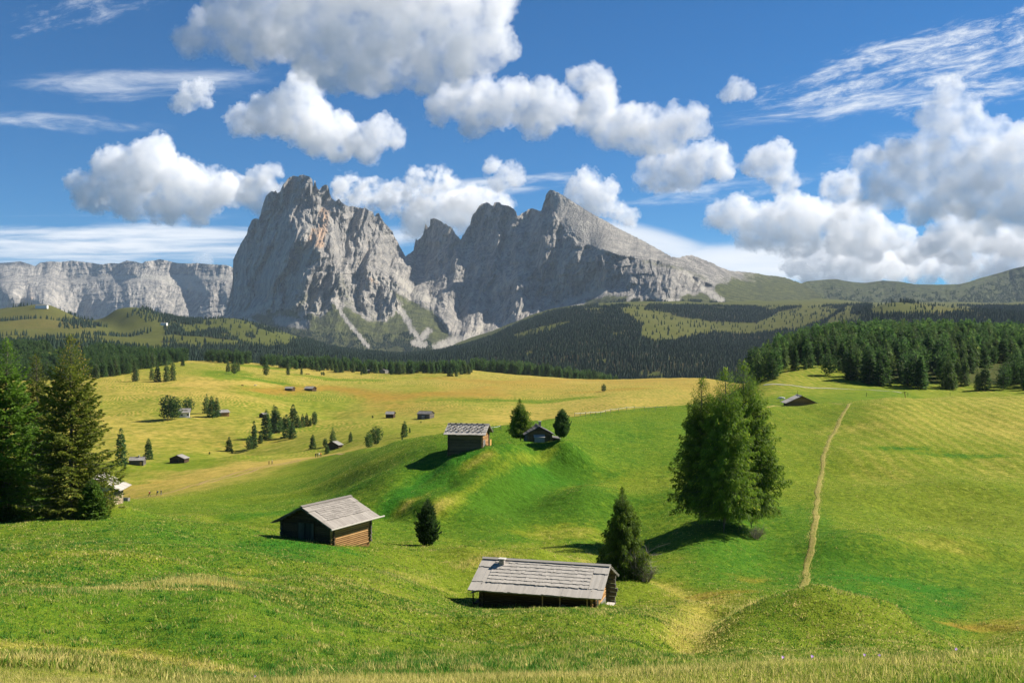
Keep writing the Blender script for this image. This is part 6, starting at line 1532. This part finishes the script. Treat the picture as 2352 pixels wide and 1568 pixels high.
def cloud(blobs, D, seed, label, vox=3.0, rough=1.0, mat=None, fringe=True, flat=.9, thick=.42, sub=11):
    k = D / F; rg = np.random.RandomState(seed)
    tmp = bpy.data.meshes.new('tmp'); bm = bmesh.new()
    for px, py, r in blobs:
        r = r * 1.1
        for i in range(sub):
            a = rg.uniform(0, 6.28); rr = rg.rand() ** .5 * r * .72; rad = r * rg.uniform(.2, .5)
            if i == 0: rr = 0; rad = r * .6
            bmesh.ops.create_icosphere(bm, subdivisions=2, radius=1, matrix=Matrix.Translation(((px + math.cos(a) * rr - CX) * k, D + rg.uniform(-thick, thick) * r * k, -(py + math.sin(a) * rr * flat - CY) * k)) @ Matrix.Diagonal((rad * k, rad * k * 1.1, rad * k * flat, 1)))
    bm.to_mesh(tmp); bm.free()
    def shell(src, vx):
        o = bpy.data.objects.new('tmp', src); COL.objects.link(o); md = o.modifiers.new('r', 'REMESH'); md.mode = 'VOXEL'; md.voxel_size = vx * k
        me = bpy.data.meshes.new_from_object(o.evaluated_get(bpy.context.evaluated_depsgraph_get())); bpy.data.objects.remove(o); bpy.data.meshes.remove(src); return me
    def get(me):
        n = len(me.vertices); co = np.empty(n * 3, np.float32); me.vertices.foreach_get('co', co); nr = np.empty(n * 3, np.float32); me.vertices.foreach_get('normal', nr)
        return co.reshape(-1, 3).astype(float), nr.reshape(-1, 3)
    def push(me, f):
        co, nr = get(me); me.vertices.foreach_set('co', (co + nr * (f(co) * k)[:, None]).astype(np.float32).ravel()); me.update()
    def billow(c, scales): return sum(am * rough * (0.62 - 1.5 * np.abs(noise3(c / (sc * k) + seed * 3.7, seed))) for sc, am in scales)
    me = shell(tmp, vox); push(me, lambda c: billow(c, ((46, 17), (20, 11))))
    me = shell(me, vox * .72); push(me, lambda c: billow(c, ((11, 8.0), (5.5, 4.6), (2.8, 2.0))))
    me = shell(me, vox * .5); me.name = 'cloud'
    cen = get(me)[0].mean(0)
    fr = None
    if fringe:
        fr = me.copy(); push(fr, lambda c: 2.5 + 9 * rough * noise3(c / (15 * k) + 50, seed + 3) + 8 * rough * noise3(c / (6 * k) + 80, seed + 4))
        fr = shell(fr, vox * .6); fr.name = 'wispy_fringe'
    for m_, mt_ in ((me, mat or DROPS), (fr, DROPS2)):
        if m_ is None: continue
        co, _ = get(m_); m_.vertices.foreach_set('co', (co - cen).astype(np.float32).ravel()); m_.update(); m_.materials.clear(); m_.materials.append(mt_)
    e = obj('cloud', me, None, tuple(cen)); tag(e, label, 'cloud')
    if fr: obj('wispy_fringe', fr, e)
    return e
cloud([(470,70,48),(530,40,78),(610,60,92),(700,85,90),(790,110,92),(880,115,92),(970,115,88),(1060,100,84),(1125,115,50),(650,-20,110),(800,-20,130),(950,-10,120),(1080,10,84),(760,162,44),(830,172,42),(900,162,42),(445,95,30),(1150,20,36),(1020,160,40)], 15000, 1, 'huge grey-bellied cumulus at the top of the sky', 4.0, 1.0, DROPS_L)
cloud([(690,225,42),(640,262,46),(590,275,34),(555,281,20),(700,280,50),(750,300,46),(790,318,36),(690,190,26),(720,320,26)], 24000, 2, 'ragged white cloud above the left summit')
cloud([(845,330,38),(880,302,28),(905,312,18),(840,352,20),(860,300,24)], 24000, 22, 'small ragged cloud right of the one above the left summit', 2.4, .8)
cloud([(205,432,34),(255,405,46),(300,390,52),(350,378,48),(392,402,52),(440,422,46),(490,432,44),(530,442,34),(300,452,42),(380,462,42),(450,466,36),(368,345,22),(262,368,20),(240,455,30)], 26000, 3, 'broad heaped white cloud left of the left summit')
cloud([(600,404,24),(618,392,20),(590,396,16)], 22500, 31, 'puff just left of the left summit', 2.2, .7)
cloud([(585,452,36),(625,446,34),(600,470,26),(650,450,30)], 23000, 32, 'low white cloud tucked behind the left summit shoulder', 2.6, .8)
cloud([(1010,252,26),(1060,237,44),(1120,218,40),(1170,222,38),(1100,268,36),(1150,260,34)], 21500, 4, 'white cloud above the gap between the massifs', 3.0)
cloud([(1232,268,38),(1270,243,40),(1252,212,22),(1296,258,30),(1240,292,22)], 20000, 5, 'white cloud in the middle of the row of three', 2.8)
cloud([(1362,262,40),(1420,292,48),(1480,292,50),(1540,288,46),(1585,292,32),(1382,232,28),(1470,325,34),(1530,318,30),(1590,268,20)], 18000, 6, 'largest white cloud at the right of the row of three', 3.0)
cloud([(1360,180,28),(1330,186,20),(1392,192,20)], 21500, 7, 'small puff floating over the row of three clouds', 2.4, .8)
cloud([(1500,372,24),(1550,388,34),(1610,372,38),(1642,350,26),(1590,402,30),(1485,412,20),(1665,386,22),(1530,410,24)], 23000, 8, 'torn white cloud right of the pointed summit', 2.8, .9)
cloud([(1768,368,38),(1790,392,32),(1748,376,26),(1800,425,20),(1785,345,18)], 22000, 9, 'compact round cloud left of the big cumulus tower', 2.6, .9)
cloud([(2180,240,40),(2160,285,42),(2212,262,36),(2192,212,22),(2240,310,46),(2285,335,52),(2335,342,54),(2150,350,46),(2060,362,44),(2000,372,30),(2100,400,58),(2200,400,78),(2300,420,78),(1985,440,34),(2050,436,46),(2140,462,56),(2250,462,66),(2345,470,60),(2420,400,90),(2400,330,60)], 17000, 10, 'towering cumulus at the right edge', 4.0, 1.0, DROPS_L)
cloud([(1930,438,30),(1905,420,18),(1950,415,18),(1945,470,26)], 23500, 33, 'small puff at the left foot of the cumulus tower', 2.4, .8)
cloud([(1650,502,24),(1700,500,38),(1760,505,46),(1830,498,52),(1885,500,40),(1940,505,44),(1990,520,44),(1930,550,38),(1720,540,30),(1790,545,32),(1850,548,36),(1700,468,18)], 24500, 11, 'long white cloud over the green ridge', 3.0)
cloud([(1950,535,46),(2050,550,54),(2150,560,54),(2250,545,56),(2350,560,60),(2000,575,32),(2100,588,32),(2200,590,34),(2440,560,60)], 27000, 12, 'flat grey cloud in the shade under the cumulus tower', 4.0, .6, None, True, .6)
cloud([(2180,498,30),(2160,540,30),(2205,532,34),(2130,562,20)], 23000, 13, 'bright little cloud before the grey cloud at right', 2.6, .9)
cloud([(1830,602,26),(1900,600,40),(1960,582,42),(2010,600,40),(2055,618,30),(1862,634,22),(1922,634,26),(1985,628,28)], 29000, 14, 'white cloud bank rising behind the green ridge', 3.2)
cloud([(2120,622,34),(2200,618,36),(2280,605,38),(2350,590,44),(2430,600,44)], 30000, 15, 'soft cloud bank behind the ridge at the right edge', 3.4, .8)
cloud([(440,216,24),(462,204,16),(420,236,15),(470,232,10)], 25000, 16, 'little ragged cloud alone in the blue at upper left', 2.2, .8)
cloud([(1690,206,18),(1668,220,10),(1714,214,11),(1690,190,8)], 20000, 17, 'tiny torn cloud alone under the streaked cirrus', 1.8, .7)
cloud([(795,442,30),(850,452,30),(905,458,34),(960,452,36),(1020,440,34),(1000,402,22),(965,410,14)], 26000, 18, 'hazy white cloud between the massifs', 3.0, 1.0, DROPS2)
cloud([(1095,470,44),(1040,492,46),(960,500,42),(1150,470,26),(1010,530,30)], 26500, 19, 'white cloud standing in the gap between the massifs', 3.2)
cloud([(1150,418,16),(1168,396,20),(1130,388,14),(1180,410,14)], 25500, 20, 'small puff above the central towers', 2.2, .8)
cloud([(1345,432,30),(1390,442,26),(1318,440,20),(1365,470,24),(1405,482,20),(1440,502,15)], 24500, 21, 'white cloud touching the pointed summit', 2.6, .9)
cloud([(468,602,15),(480,606,10),(455,606,9)], 17500, 23, 'tiny bright cumulus cap behind the long plateau', 2.0, .5, None, False)
cloud([(228,934 / 2 + 0, 12), (115, 467, 9)][:1], 22500, 24, 'speck of cloud at the left under the heaped cloud', 1.8, .5, DROPS2, False)

# ------------------------------------------------------------------ air between us and the mountains
bm = bmesh.new(); bmesh.ops.create_cube(bm, size=1.0)
me = bpy.data.meshes.new('haze'); bm.to_mesh(me); bm.free()
haze = tag(obj('haze', me), kind='stuff')
zlow = float(min(_Z.min(), Mm['V'][..., 2].min(), Mp['V'][..., 2].min(), Mr['V'][..., 2].min())) - 1.0
ztop = float(max(Mm['V'][..., 2].max(), Mp['V'][..., 2].max(), Mr['V'][..., 2].max())) + 30
xs_ = [float(f(m_['V'][..., 0])) for m_ in (Mm, Mp, Mr) for f in (np.min, np.max)] + [float(_X.min()), float(_X.max())]
yfar = float(max(m_['V'][..., 1].max() for m_ in (Mm, Mp, Mr))) + 100
haze.scale = (max(xs_) - min(xs_) + 400, yfar + 60, ztop - zlow); haze.location = ((max(xs_) + min(xs_)) / 2, (yfar - 60) / 2, (ztop + zlow) / 2)
hm = bpy.data.materials.new('pale_air'); hm.use_nodes = True; hm.node_tree.nodes.clear()
ho = hm.node_tree.nodes.new('ShaderNodeOutputMaterial'); hv = hm.node_tree.nodes.new('ShaderNodeVolumePrincipled')
hv.inputs['Color'].default_value = (.62, .78, 1.0, 1); hv.inputs['Density'].default_value = HAZE = 1.9e-5; hv.inputs['Anisotropy'].default_value = 0.0
hm.node_tree.links.new(hv.outputs[0], ho.inputs['Volume']); me.materials.append(hm)
print('haze box', haze.scale, haze.location, zlow, ztop)

# ------------------------------------------------------------------ sky
w = bpy.data.worlds.new('World'); S.world = w; w.use_nodes = True
t = NT(w.node_tree)
bg = t.n['Background']
sk = t.new('ShaderNodeTexSky', sky_type='NISHITA', sun_disc=False, sun_elevation=SUN_EL, sun_rotation=math.pi / 2 - SUN_AZ, altitude=2000, air_density=1.0, dust_density=0.3, ozone_density=4.0)
dirn = t.new('ShaderNodeTexCoord').outputs['Generated']
sx, sy, sz = t.new('ShaderNodeSeparateXYZ', {0: dirn}).outputs
blue = t.vmath('MULTIPLY', sk.outputs[0], (0.14, 0.50, 0.74))
# high ice clouds: streaks on a plane high above
syc = t.math('MAXIMUM', sy, 0.02)
U_ = t.math('DIVIDE', sx, syc); V_ = t.math('DIVIDE', sz, syc)
def cirrus(u0, v0, ru, rv, ang, fu, fv, lo, hi, amt, seed, det=7, rough=.62):
    ca, sa = math.cos(ang), math.sin(ang)
    du = t.math('SUBTRACT', U_, (u0 - CX) / F); dv = t.math('SUBTRACT', V_, (CY - v0) / F)
    a = t.math('ADD', t.math('MULTIPLY', du, ca), t.math('MULTIPLY', dv, sa)); b = t.math('SUBTRACT', t.math('MULTIPLY', dv, ca), t.math('MULTIPLY', du, sa))
    vec = t.new('ShaderNodeCombineXYZ', {0: t.math('MULTIPLY', a, fu), 1: t.math('MULTIPLY', b, fv), 2: seed}).outputs[0]
    n = t.noise(vec, 1.0, det, rough, **{'Distortion': .35})
    q = t.math('SQRT', t.math('ADD', t.math('POWER', t.math('MULTIPLY', a, F / ru), 2.0), t.math('POWER', t.math('MULTIPLY', b, F / rv), 2.0)))
    m = t.range(q, 1.15, .25)
    return t.math('MULTIPLY', t.range(t.math('ADD', n, t.math('MULTIPLY', t.math('SUBTRACT', m, 1.0), .35)), lo, hi), t.math('MULTIPLY', m, min(1, amt * 1.25)))
parts = [cirrus(2120, 150, 640, 135, .24, 16, 64, .38, .70, .80, 1.0, 9, .72), cirrus(1960, 240, 460, 40, .12, 10, 64, .34, .68, .75, 4.0, 8, .68), cirrus(2260, 80, 460, 80, .25, 30, 95, .42, .70, .6, 7.0, 9, .74), cirrus(2240, 215, 420, 60, .16, 20, 80, .40, .70, .6, 9.0, 9, .72),
         cirrus(330, 195, 460, 62, .02, 8, 46, .32, .74, .55, 11.0, 8, .66), cirrus(150, 285, 330, 38, -.06, 9, 50, .32, .72, .55, 13.0, 8, .66), cirrus(180, 25, 360, 80, .2, 24, 60, .44, .76, .35, 17.0, 9, .72),
         cirrus(240, 560, 760, 84, .0, 5, 62, .28, .62, .85, 19.0), cirrus(1080, 430, 520, 46, .08, 7, 60, .36, .66, .7, 23.0), cirrus(1850, 600, 640, 70, .0, 3, 26, .22, .52, .85, 29.0), cirrus(1480, 560, 330, 60, -.25, 4, 30, .26, .58, .7, 31.0),
         cirrus(1640, 440, 460, 50, .1, 12, 50, .40, .72, .5, 37.0, 8, .7), cirrus(2180, 330, 520, 70, .12, 10, 50, .40, .72, .45, 41.0, 8, .7), cirrus(900, 560, 400, 60, .05, 5, 40, .34, .66, .6, 43.0)]
cov = parts[0]
for p_ in parts[1:]: cov = t.math('MAXIMUM', cov, p_)
cov = t.math('MULTIPLY', cov, t.math('GREATER_THAN', sy, 0.02))
white = t.mix(cov, blue, (7.2, 7.5, 7.9))
t.link(white, bg.inputs[0]); bg.inputs[1].default_value = 0.07
